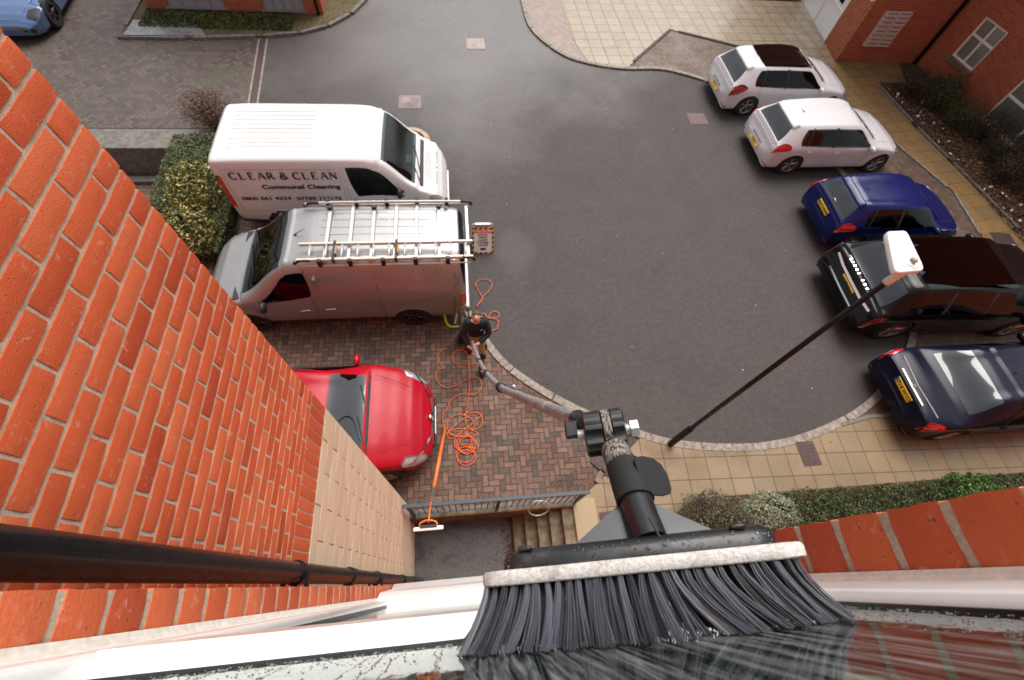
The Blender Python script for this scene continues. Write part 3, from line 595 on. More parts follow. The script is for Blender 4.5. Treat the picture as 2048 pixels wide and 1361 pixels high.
# ------------------------------------------------------------------ vehicles
def cr1(a, b, c, d, t, ten=.5):
    m1 = (c - a) * ten; m2 = (d - b) * ten
    return (2 * t ** 3 - 3 * t ** 2 + 1) * b + (t ** 3 - 2 * t ** 2 + t) * m1 + (-2 * t ** 3 + 3 * t ** 2) * c + (t ** 3 - t ** 2) * m2
class Body:
    """lofted vehicle shell: stations (x, zbottom, halfwidth, zbelt, halfwidth_top, ztop), signed section coordinate 0..12"""
    def __init__(s, rows, crown=.04, zs=1., tumble=.985, mid=.5):
        s.P = []
        for x, zb, hw, zl, ht, zt in rows:
            zb, zl, zt = zb * zs, zl * zs, zt * zs
            s.P.append([Vector(p) for p in ((x, hw - .07, zb), (x, hw - .012, zb + .10 * zs), (x, hw, zb + (zl - zb) * mid + .03), (x, hw * tumble, zl), (x, ht, zt), (x, ht * .55, zt + crown * .75 * min(1, ht)), (x, 0, zt + crown * min(1, ht)))])
        s.n = len(rows)
    def at(s, u, v):
        sg = 1
        if v > 6: v = 12 - v; sg = -1
        v = max(0, min(6, v)); u = max(0, min(s.n - 1, u)); i = min(int(u), s.n - 2); t = u - i; j = min(int(v), 5); q = v - j
        def row(k):
            k = max(0, min(s.n - 1, k)); R = s.P[k]
            a, b, c, d = R[max(j - 1, 0)], R[j], R[j + 1], R[min(j + 2, 6)]
            if j == 5: d = Vector((c.x, -b.y, b.z))
            return Vector([cr1(a[m], b[m], c[m], d[m], q, .42) for m in range(3)])
        a, b, c, d = row(i - 1), row(i), row(i + 1), row(i + 2)
        # limit overshoot along the length
        r = Vector([cr1(a[m], b[m], c[m], d[m], t, .36) for m in range(3)]); r.x = b.x + (c.x - b.x) * t
        r.y *= sg; return r
    def u(s, x):
        X = [r[0].x for r in s.P]
        for i in range(s.n - 1):
            if x <= X[i + 1]: return i + max(0, (x - X[i]) / (X[i + 1] - X[i]))
        return s.n - 1
    def nrm(s, u, v):
        e = .02; a = s.at(u + e, v) - s.at(u - e, v); b = s.at(u, v + e) - s.at(u, v - e); n = a.cross(b); n = n.normalized() if n.length > 1e-9 else Vector((0, 0, 1))
        c = s.at(u, v); o = Vector((c.x * 0, c.y, max(c.z - .6, .05)))
        return n if n.dot(o) > 0 else -n
    def quadpt(s, Q, a, b, rnd=.18):
        """a,b in 0..1 inside patch Q (4 corners in (x,v)), squircle-rounded"""
        A = a * 2 - 1; B = b * 2 - 1
        A2 = A * math.sqrt(max(0, 1 - rnd * B * B)); B2 = B * math.sqrt(max(0, 1 - rnd * A * A)); a = (A2 + 1) / 2; b = (B2 + 1) / 2
        (x0, v0), (x1, v1), (x2, v2), (x3, v3) = Q
        x = (x0 * (1 - a) + x1 * a) * (1 - b) + (x3 * (1 - a) + x2 * a) * b; v = (v0 * (1 - a) + v1 * a) * (1 - b) + (v3 * (1 - a) + v2 * a) * b
        return x, v
    def patch(s, name, mat, Q, parent, off=.004, n=(10, 6), rnd=.18, mirror=False, thick=0):
        b = MB(); base = []
        for j in range(n[1] + 1):
            for i in range(n[0] + 1):
                x, v = s.quadpt(Q, i / n[0], j / n[1], rnd)
                if mirror: v = 12 - v
                u = s.u(x); p = s.at(u, v) + s.nrm(u, v) * off; base.append(p); b.v.append(tuple(p))
        for j in range(n[1]):
            for i in range(n[0]): a = j * (n[0] + 1) + i; b.face((a, a + 1, a + n[0] + 2, a + n[0] + 1))
        f0 = b.f[len(b.f) // 2]; pa, pb, pc_ = (Vector(b.v[f0[k_]]) for k_ in (0, 1, 2)); um = s.u((Q[0][0] + Q[2][0]) / 2); vm = (Q[0][1] + Q[2][1]) / 2
        if (pb - pa).cross(pc_ - pb).dot(s.nrm(um, 12 - vm if mirror else vm)) < 0: b.f = [f_[::-1] for f_ in b.f]
        if thick:
            ring = [i for i in range(n[0] + 1)] + [k * (n[0] + 1) + n[0] for k in range(1, n[1] + 1)] + [n[1] * (n[0] + 1) + i for i in range(n[0] - 1, -1, -1)] + [k * (n[0] + 1) for k in range(n[1] - 1, 0, -1)]
            cen = sum(base, Vector()) / len(base); nn = s.nrm(s.u((Q[0][0] + Q[2][0]) / 2), (Q[0][1] + Q[2][1]) / 2 if not mirror else 12 - (Q[0][1] + Q[2][1]) / 2)
            k0 = len(b.v)
            for r in ring: b.v.append(tuple(base[r] - nn * thick))
            for q in range(len(ring)): w = (q + 1) % len(ring); b.face((ring[q], ring[w], k0 + w, k0 + q))
        return b.build(name, mat, parent, smooth=True)
    def strip(s, b, path, w=.006, off=.003, mirror=False):
        """thin line (shut line, moulding) along (x,v) points"""
        P = []
        for k in range(len(path) - 1):
            (x0, v0), (x1, v1) = path[k], path[k + 1]; m = 6
            for i in range(m + (k == len(path) - 2)): t = i / m; P.append((x0 + (x1 - x0) * t, v0 + (v1 - v0) * t))
        pts = []
        for x, v in P:
            if mirror: v = 12 - v
            u = s.u(x); pts.append((s.at(u, v) + s.nrm(u, v) * off, s.nrm(u, v)))
        R = []
        for i, (p, nn) in enumerate(pts):
            t = (pts[min(i + 1, len(pts) - 1)][0] - pts[max(i - 1, 0)][0]).normalized(); sd = nn.cross(t).normalized() * w / 2
            R.append([p - sd, p + sd])
        k = len(b.v)
        for r in R: b.v += [tuple(r[0]), tuple(r[1])]
        for i in range(len(R) - 1): b.face((k + 2 * i, k + 2 * i + 1, k + 2 * i + 3, k + 2 * i + 2))
    def mesh(s, mat, parent, wheels, wr, holes, name='body', sub=8, vs=5):
        b = MB(); nu = (s.n - 1) * sub; nv = 12 * vs; id_ = {}
        us = [i / sub for i in range(nu + 1)]
        # densify around the wheels
        X = [s.P[int(min(u, s.n - 1))][0].x for u in us]
        us2 = []
        for i in range(nu):
            us2.append(us[i]); xa = s.at(us[i], 2).x; xb = s.at(us[i + 1], 2).x
            if xb - xa > .045:
                m = int((xb - xa) / .04) + 1
                for k in range(1, m): us2.append(us[i] + (us[i + 1] - us[i]) * k / m)
        us2.append(us[-1]); us = us2; nu = len(us) - 1
        vv = [j / vs for j in range(nv + 1)]
        Pm = [[s.at(u, v) for v in vv] for u in us]; wz = wr * .98
        R = wr * 1.14
        side = [[False] * (nv + 1) for _ in us]
        for i in range(nu + 1):
            for j in range(nv + 1):
                v = vv[j]; v = 12 - v if v > 6 else v
                if v > 3.2: continue
                p = Pm[i][j]
                for wx in wheels:
                    dx = p.x - wx; dz = p.z - wz; d = math.hypot(dx, dz)
                    if d < R * 1.10 and d > 1e-4 and d > R * .90: p.x = wx + dx / d * R; p.z = wz + dz / d * R; side[i][j] = True
                    elif d <= R * .90: side[i][j] = True
        for i in range(nu + 1):
            for j in range(nv + 1): b.v.append(tuple(Pm[i][j]))
        def inhole(x, v):
            for Q in holes:
                for m in (0, 1):
                    vq = 12 - v if m else v
                    inside = True; q = Q
                    for a in range(4):
                        x0, v0 = q[a]; x1, v1 = q[(a + 1) % 4]
                        if (x1 - x0) * (vq - v0) * 1.0 - (v1 - v0) * (x - x0) < 0: inside = False; break
                    if inside: return True
                    if q[0][1] > 4.5 or q[0][1] + q[3][1] > 11.8: break
            return False
        for i in range(nu):
            for j in range(nv):
                if side[i][j] and side[i + 1][j] and side[i][j + 1] and side[i + 1][j + 1]: continue
                xm = (Pm[i][j].x + Pm[i + 1][j + 1].x) / 2
                if inhole(xm, (vv[j] + vv[j + 1]) / 2): continue
                a = i * (nv + 1) + j; b.face((a, a + nv + 1, a + nv + 2, a + 1))
        b.face([j for j in range(nv + 1)]); b.face([nu * (nv + 1) + nv - j for j in range(nv + 1)])
        return b.build(name, mat, parent, auto=38)
WHEELS = {}
def wheel(parent, x, y, r, w, side, spokes=5, rimmat='rim', steer=0):
    b = MB(); prof = [(-w / 2, r * .66), (-w / 2, r * .93), (-w * .38, r), (w * .38, r), (w / 2, r * .93), (w / 2, r * .66)]
    N = 28; R = [[(math.cos(2 * math.pi * k / N) * q, yy, math.sin(2 * math.pi * k / N) * q) for k in range(N)] for yy, q in prof]
    b.rings(R, True, False, False)
    tw = b.build('wheel', M['tyre'], parent, auto=40); tw.location = (x, y, r); tw.rotation_euler = (0, 0, steer)
    b = MB(); yo = side * w * .44
    R = [[(math.cos(2 * math.pi * k / N) * q, yy, math.sin(2 * math.pi * k / N) * q) for k in range(N)] for yy, q in ((side * w * .47, r * .68), (side * w * .50, r * .645), (side * w * .46, r * .61), (-side * w * .1, r * .58))]
    b.rings(R, True, False, False)
    for k in range(spokes):
        a = 2 * math.pi * k / spokes + .3; ca, sa = math.cos(a), math.sin(a); wd = r * (.11 if spokes < 7 else .06)
        q = [(r * .10, wd * .8), (r * .62, wd)]; rr = []
        for rad, hw in q:
            yy = yo - side * .012 * (1 - rad / r)
            rr.append([(ca * rad - sa * hw, yy - side * .02, sa * rad + ca * hw), (ca * rad + sa * hw, yy - side * .02, sa * rad - ca * hw), (ca * rad + sa * hw * .6, yy, sa * rad - ca * hw * .6), (ca * rad - sa * hw * .6, yy, sa * rad + ca * hw * .6)])
        b.rings(rr)
    b.cyl((0, yo - side * .03, 0), (0, yo + side * .002, 0), r * .17, 12)
    b.build('rim', M[rimmat], tw, auto=40)
    b = MB(); b.cyl((0, -side * w * .12, 0), (0, -side * w * .08, 0), r * .6, 24); b.build('brake_disc', M['darkrim'], tw)
    return tw
def arch_lips(b, body, wheels, wr, hw_fn, mat=None):
    for wx in wheels:
        for sg in (1, -1):
            pts = []
            for k in range(17):
                a = math.pi * (k / 16) * 1.04 - .02 * math.pi; x = wx + math.cos(a) * wr * 1.13; z = wr * .98 + math.sin(a) * wr * 1.13
                pts.append(Vector((x, sg * (hw_fn(x, z) - .006), z)))
            b.tube(pts, .013, 6)
def side_y(body, x, z):
    u = body.u(x); best = None
    for k in range(40):
        v = k / 39 * 4.0; p = body.at(u, v)
        if best is None or abs(p.z - z) < best[0]: best = (abs(p.z - z), p.y)
    return best[1]
def interior(parent, x0, x1, hw, zf, seats, mat='int', dash=None, wheelpos=None, zseat=.45, rows=None):
    b = MB(); b.box((x0, -hw, zf - .05), (x1, hw, zf)); b.build('cabin_floor', M['int'], parent)
    for (sx, sy, w) in seats:
        b = MB(); b.box((sx, sy - w / 2, zf), (sx + .48, sy + w / 2, zf + .20)); b.box((sx - .10, sy - w / 2, zf + .16), (sx + .05, sy + w / 2, zf + .62)); b.box((sx - .10, sy - w * .25, zf + .63), (sx, sy + w * .25, zf + .80)); b.build('seat', M[mat], parent, bevel=.03)
    if dash:
        b = MB(); b.rings([[(dash, y, zf + .2), (dash + .9, y, zf + .3), (dash + .9, y, zf + .47), (dash + .25, y, zf + .50), (dash, y, zf + .40)] for y in (-hw + .03, hw - .03)]); b.build('dashboard', M['int'] if mat == 'int' else M['int'], parent, bevel=.02)
    if wheelpos:
        b = MB(); cx, cy, cz = wheelpos; pts = []
        for k in range(21):
            a = 2 * math.pi * k / 20; pts.append((cx + .08 * math.sin(a), cy + .18 * math.cos(a), cz + .16 * math.sin(a)))
        b.tube(pts, .014, 6, False); b.cyl((cx, cy, cz), (cx + .25, cy, cz - .1), .03, 8); b.box((cx - .01, cy - .17, cz - .02), (cx + .02, cy + .17, cz + .02)); b.build('steering_wheel', M['trim'], parent, auto=40)
def mirror_part(parent, x, y, z, sg, mat, s=1.):
    b = MB(); b.ball((x, y + sg * .11 * s, z), .10 * s, 8, (.55, 1.15, .75)); m_ = b.build('door_mirror', mat, parent, smooth=True)
    b = MB(); b.tube([(x, y - sg * .03, z - .03), (x, y + sg * .06 * s, z - .02)], .022, 6); b.build('mirror_arm', M['trim'], m_)
def plate(parent, x, y, z, txt, back=True, w=.50, h=.11, tilt=0, zs=1., yellow=True, eu=False):
    """plate facing -x (rear) by default"""
    sg = -1 if back else 1
    Mx = Matrix.Translation((x, y, z)) @ Matrix.Rotation(tilt, 4, 'Y')
    b = MB(); b.box((-.008, -w / 2, -h / 2), (.008, w / 2, h / 2), Mx); p = b.build('number_plate', M['yellow'] if yellow else M['paper'], parent, bevel=.003)
    if eu:
        b = MB(); b.box((-.0105, w / 2 - .05, -h / 2 + .004), (-.006, w / 2 - .004, h / 2 - .004), Mx); b.build('plate_band', M['blueeu'], p)
    if txt:
        Tm = Mx @ Matrix.Translation((sg * .0092, 0, 0)) @ (Matrix(((0, 0, -1, 0), (-1, 0, 0, 0), (0, 1, 0, 0), (0, 0, 0, 1))) if back else Matrix(((0, 0, 1, 0), (1, 0, 0, 0), (0, 1, 0, 0), (0, 0, 0, 1))))
        text_mesh(txt, h * .92, 'lettering', M['platetxt'], p, Tm, bold=.002, space=1.05)
def hatch_rows(L, hw, H1, hood=.95, cowl=3.05, head=2.45, rearb=.10, reart=.50, boot=None, belt=.92):
    k = L / 4.2; h = H1 / 1.46
    R = [(0, .32, .54, .54, .44, .60), (.04, .25, .70, .62, .58, .70), (.08, .21, .82, .74, .70, .86 if not boot else .9)]
    if boot: R += [(.22, .20, .87, .86, .74, .95), (.45, .20, .89, .90, .74, .985), (boot - .02, .20, .90, .92, .72, 1.0), (reart, .20, .90, .93, .60, 1.38), (reart + .25, .20, .9, .93, .59, 1.43)]
    else: R += [(rearb + .03, .20, .85, .86, .70, .98), (reart, .20, .885, .95, .54, 1.36), (reart + .25, .2, .895, .95, .57, 1.43)]
    R += [(1.6, .2, .90, .93, .60, 1.46), (2.1, .2, .90, .92, .60, 1.45), (head, .2, .90, .92, .56, 1.39), (cowl, .2, .90, .91, .66, 1.02), (cowl + .12, .2, .90, .89, .66, .97), (3.62, .2, .865, .81, .59, .88), (3.88, .2, .81, .71, .52, .78), (4.04, .22, .72, .60, .46, .68), (4.14, .25, .61, .52, .40, .59), (4.2, .30, .46, .47, .32, .52)]
    return [(x * k, zb * h, w / .90 * hw, zl * h, ht / .90 * hw, zt * h) for x, zb, w, zl, ht, zt in R], k, h
def car(name, loc, rz, label, cat, mat, L=4.2, hw=.9, H1=1.46, zs=1., wr=.31, plate_txt=None, plate_z=.62, glass='darkglass', sunroof=False, spokes=5, rim='rim', boot=None, group=None, lights='std', dark_arches=False, door3=False, rails=False, seats='int', wb=(.78, 3.43), scr=None, **kw):
    kw2 = {'scr': scr} if scr else {}
    rows, k, h = hatch_rows(L, hw, H1, boot=boot, **kw); B = Body(rows, .05 * h, zs)
    e = empty(name, loc, rz, label, cat, group); wx = [wb[0] * k, wb[1] * k]; head = kw.get('head', 2.45); cowl = kw.get('cowl', 3.05); rt = kw.get('reart', .50); rb_ = kw.get('rearb', .10)
    if boot: rb_ = boot
    sideQ = [((rt + .18) * k, 3.14), ((cowl - .05) * k, 3.10), ((head + .02) * k, 3.86), ((rt + .30) * k, 3.86)]
    scrQ = [((head + .05) * k, 4.12), ((cowl - .03) * k, 4.05), ((cowl - .03) * k, 7.95), ((head + .05) * k, 7.88)]
    rearQ = [((rb_ + .05) * k, 4.12), ((rt - .04) * k, 4.12), ((rt - .04) * k, 7.88), ((rb_ + .05) * k, 7.88)]
    shrink = lambda Q, a, c: [(Q[0][0] + a, Q[0][1] + c), (Q[1][0] - a, Q[1][1] + c), (Q[2][0] - a, Q[2][1] - c), (Q[3][0] + a, Q[3][1] - c)]
    holes = [shrink(sideQ, .07, .08), shrink(scrQ, .05, .12), shrink(rearQ, .04, .14)]
    body = B.mesh(mat, e, wx, wr, holes)
    B.patch('windscreen', M[kw2.get('scr', glass)], scrQ, e, .004, (10, 16), .05)
    rw_ = B.patch('rear_window', M['skyglass'], rearQ, e, .004, (8, 16), .10)
    for m_ in (False, True):
        g_ = B.patch('side_window', M[glass], sideQ, e, .004, (16, 6), .12, m_)
        xb = (rt + head + .35) / 2 * k + .05
        b = MB(); B.strip(b, [(xb, 3.1), (xb - .03, 3.9)], .07, .006, m_); b.build('pillar', M['trim'], g_); b = MB(); B.strip(b, [(xb - .75, 3.12), (xb - .66, 3.9)], .03, .006, m_); b.build('pillar', M['trim'], g_)
        b = MB(); xd = xb
        for path in ([(xd, .6), (xd, 3.05)], [(xd + 1.05 * k, .6), (xd + 1.10 * k, 1.9), (cowl * k - .12, 3.0)], [(xd - .80 * k, 2.4), (xd - .78 * k, 3.05)], [(xd - .80 * k, 2.4), (xd - .62 * k, .9)], [(xd - .62 * k, .62), (xd + 1.05 * k, .62)]):
            if door3 and path[0][0] < xd - .1 and path[0][1] > 1: continue
            B.strip(b, path, .009, .0025, m_)
        b.build('door_seam', M['seamlight'] if mat in (M['whitecar'], M['white']) else M['seam'], e)
        for hx in ((xd + .12 * k,) if door3 else (xd + .12 * k, xd - .70 * k)):
            B.patch('door_handle', mat, [(hx, 2.62), (hx + .17, 2.60), (hx + .17, 2.74), (hx, 2.76)], e, .022, (6, 3), .3, m_, .02)
        b = MB(); B.strip(b, [(.9 * k * .5 + .5, .18), ((wx[1] - wr * 1.2), .18)], .09, .006, m_); b.build('sill_trim', M['trim'], e)
        mirror_part(e, (cowl - .22) * k, (-1 if m_ else 1) * hw * .95, .97 * h * zs, -1 if m_ else 1, mat)
        # lamps
        if lights == 'std':
            B.patch('tail_lamp', M['red'], [(.045 * k, 2.75), (.50 * k, 2.75), (.52 * k, 3.15), (.10 * k, 3.7)], e, .010, (8, 6), .35, m_, .01)
        elif lights == 'wing':
            B.patch('tail_lamp', M['darkred'], [(.06 * k, 2.55), (.26 * k, 2.50), (.60 * k, 3.05), (.12 * k, 3.65)], e, .012, (8, 6), .25, m_, .01)
        elif lights == 'bar':
            tl = B.patch('tail_lamp', M['red'], [(.035 * k, 2.55), (.40 * k, 2.85), (.36 * k, 3.45), (.12 * k, 4.05)], e, .010, (8, 6), .2, m_, .01)
            b = MB(); B.strip(b, [(.08 * k, 3.25), (.22 * k, 3.2)], .035, .014, m_); b.build('lamp_bar', M['lens'], tl)
        elif lights == 'box':
            tl = B.patch('tail_lamp', M['darkred'], [(.04 * k, 2.5), (.38 * k, 2.5), (.34 * k, 3.0), (.09 * k, 3.5)], e, .010, (8, 6), .2, m_, .01)
            b = MB(); B.strip(b, [(.07 * k, 2.6), (.16 * k, 2.6)], .05, .014, m_); b.build('lamp_bar', M['lens'], tl)
        hl = None if lights == 'none' else B.patch('headlamp', M['lens'], [(3.72 * k, 2.75), (4.13 * k, 2.55), (4.10 * k, 3.35), (3.78 * k, 3.55)], e, .008, (8, 5), .3, m_, .01)
        B.patch('bumper_reflector', M['darkred'], [(.03 * k, .9), (.14 * k, .9), (.14 * k, 1.15), (.03 * k, 1.15)], e, .006, (4, 3), .2, m_)
    # roof details
    if sunroof: B.patch('glass_roof', M['darkglass'], [((rt + .42) * k, 4.14), ((head - .02) * k, 4.08), ((head - .02) * k, 7.92), ((rt + .42) * k, 7.86)], e, .006, (10, 14), .03)
    b = MB(); u = B.u((rt + .45) * k); p = B.at(u, 6); b.tube([p, p + Vector((-.06, 0, .02)), p + Vector((-.16, 0, .09))], [.012, .007, .003], 6); b.build('aerial', M['trim'], e)
    if not boot: B.patch('roof_spoiler', mat, [((rt - .05) * k, 4.0), ((rt + .12) * k, 4.02), ((rt + .12) * k, 7.98), ((rt - .05) * k, 8.0)], e, .022, (5, 14), .05, False, .02)
    if not boot: b = MB(); B.strip(b, [((rb_ + .06) * k, 6.0), ((rb_ + .14) * k, 5.2)], .018, .016); b.build('rear_wiper', M['trim'], rw_)
    b = MB()
    for path in ([(.16 * k, 4.0), (.10 * k, 4.3), (.10 * k, 7.7), (.16 * k, 8.0)], [((cowl + .10) * k, 4.0), (4.02 * k, 4.2), (4.05 * k, 6), (4.02 * k, 7.8), ((cowl + .10) * k, 8.0)]): B.strip(b, path, .008, .0025)
    b.build('panel_seam', M['seam'], e)
    b = MB(); B.strip(b, [((cowl + .02) * k, 4.1), ((cowl + .03) * k, 7.9)], .07, .004); cw = b.build('cowl', M['trim'], e)
    for (va, vb) in ((5.9, 4.7), (7.5, 6.3)):
        b = MB(); B.strip(b, [((cowl) * k, va), ((cowl - .10) * k, vb)], .02, .018); b.build('wiper', M['trim'], cw)
    b = MB(); B.strip(b, [(.012, 4.9), (.012, 7.1)], .02, .006); b.build('bumper_seam', M['seam'], e)
    lw = MB(); arch_lips(lw, B, wx, wr, lambda x, z: side_y(B, x, z)); lw.build('wheel_arch', M['trim'] if dark_arches else mat, e, smooth=True)
    b = MB(); b.box((.25, -hw + .12, .17), (L - .35, hw - .12, .30)); b.build('underbody', M['trim'], e)
    for x_ in wx:
        for sg in (1, -1): wheel(e, x_, sg * (hw - .10), wr, .20, sg, spokes, rim)
    interior(e, .3, (cowl + .2) * k, hw - .1, .30, [(1.95 * k, .36, .46), (1.95 * k, -.36, .46)] + ([] if boot else [(1.0 * k, 0, 1.1)]), seats, (cowl - .75) * k, ((cowl - .75) * k, -.36, .72 * zs + .1))
    if plate_txt is not None:
        # find the tail surface at this height
        px = None
        for i in range(60):
            u = i / 59 * 4; p = B.at(u, 6)
            if p.z >= plate_z * zs: px = p.x; u_ = u; break
        p2 = B.at(u_ + .3, 6); p1 = B.at(max(u_ - .3, 0), 6); tl_ = math.atan2(p2.x - p1.x, p2.z - p1.z)
        plate(e, px - .012, 0, plate_z * zs, plate_txt, tilt=min(tl_, .9), eu=(lights == 'bar'))
    return e, B, k, h
ZR = .86
e1 = car('hatchback', (7.72, 12.53, 0), math.radians(1), 'white hatchback with long black glass roof, farthest back beside the brick building', 'car', M['whitecar'], 4.08, .88, 1.48, ZR, .31, ' KY15 ', .52, sunroof=True, lights='wing', group='cars parked along the right side')
e2 = car('hatchback', (8.10, 10.06, 0), math.radians(1), 'white hatchback with plain white roof and bright red tail lamps', 'car', M['whitecar'], 4.06, .88, 1.47, ZR, .31, 'KS62', .50, glass='glass', group='cars parked along the right side')
e3 = car('hatchback', (8.72, 7.34, 0), math.radians(-1), 'deep blue small hatchback between the white cars and the black off-roader', 'car', M['blue'], 3.60, .83, 1.42, ZR, .29, 'SA61 HHW', .78, door3=True, group='cars parked along the right side')
e5 = car('saloon_car', (8.27, 2.60, 0), math.radians(0), 'dark navy saloon with yellow plate and blue band, nearest on the right edge', 'car', M['navy'], 4.60, .86, 1.42, ZR, .32, 'KP14 WYD', .80, boot=.74, reart=1.28, head=2.55, cowl=3.1, glass='darkglass', lights='bar', group='cars parked along the right side')
# rail trims on the saloon boot
B = e5[1]; b = MB(); B.strip(b, [(.14, 5.0), (.13, 6), (.14, 7.0)], .03, .02); b.build('chrome_strip', M['alu'], e5[0])
b = MB(); B.strip(b, [(.30, 4.3), (.24, 6), (.30, 7.7)], .02, .008); b.build('boot_lip', M['frost'], e5[0])
b = MB(); c_ = B.at(B.u(.16), 6) + Vector((-.01, 0, .015)); b.ball(c_, .045, 8, (.4, 1, 1)); b.build('round_badge', M['chrome'], e5[0])
B = e3[1]; b = MB(); B.strip(b, [(.55, 3.08), (2.8, 3.02)], .014, .008, True); B.strip(b, [(.55, 3.08), (2.8, 3.02)], .014, .008); b.build('window_trim', M['chrome'], e3[0])
b = MB(); c_ = B.at(B.u(.17), 6) + Vector((-.01, 0, .01)); b.ball(c_, .045, 8, (.4, 1.5, .8)); b.build('oval_badge', M['chrome'], e3[0])
B = e2[1]; b = MB(); c_ = B.at(B.u(.17), 6) + Vector((-.0, 0, .0)); b.ball(c_, .03, 8, (.5, 1.2, .8)); b.build('badge', M['trim'], e2[0])
# red car, nose towards the court
e6 = car('family_suv', (-5.02, 2.62, 0), 0, 'candy red family car with dark wheel arches, parked beside the brick wing', 'car', M['redcar'], 4.40, .91, 1.60, .95, .33, None, scr='screenglass', glass='glass', dark_arches=True, head=2.68, cowl=3.22, seats='intg', group='vehicles in the block paved bay', wb=(.78, 3.42))
B, k = e6[1], e6[2]
b = MB(); B.strip(b, [(3.85 * k, 2.9), (4.06 * k, 3.5), (4.17 * k, 4.3), (4.195 * k, 6), (4.17 * k, 7.7), (4.06 * k, 8.5), (3.85 * k, 9.1)], .035, .012); b.build('chrome_grille_strip', M['chrome'], e6[0])
b = MB(); c_ = B.at(B.u(4.16 * k), 6); b.ball(c_ + Vector((.01, 0, .03)), .05, 8, (.5, 1.2, .8)); b.build('badge', M['chrome'], e6[0])
b = MB(); b.box((4.38, -.45, .30), (4.42, .45, .50)); b.build('grille', M['trim'], e6[0], bevel=.01)
plate(e6[0], 4.44, 0, .42, 'YD68 KXO', back=False, yellow=False)
for m_ in (False, True):
    b = MB(); B.strip(b, [(.9 * k, 4.1), (2.5 * k, 4.02)], .03, .03, m_); b.build('roof_rail', M['trim'], e6[0])
    b = MB(); B.strip(b, [(cx * k, v_) for cx, v_ in ((3.2, 4.3), (3.6, 4.25), (3.95, 4.6))], .012, .004, m_); b.build('bonnet_crease', M['redcar'], e6[0])
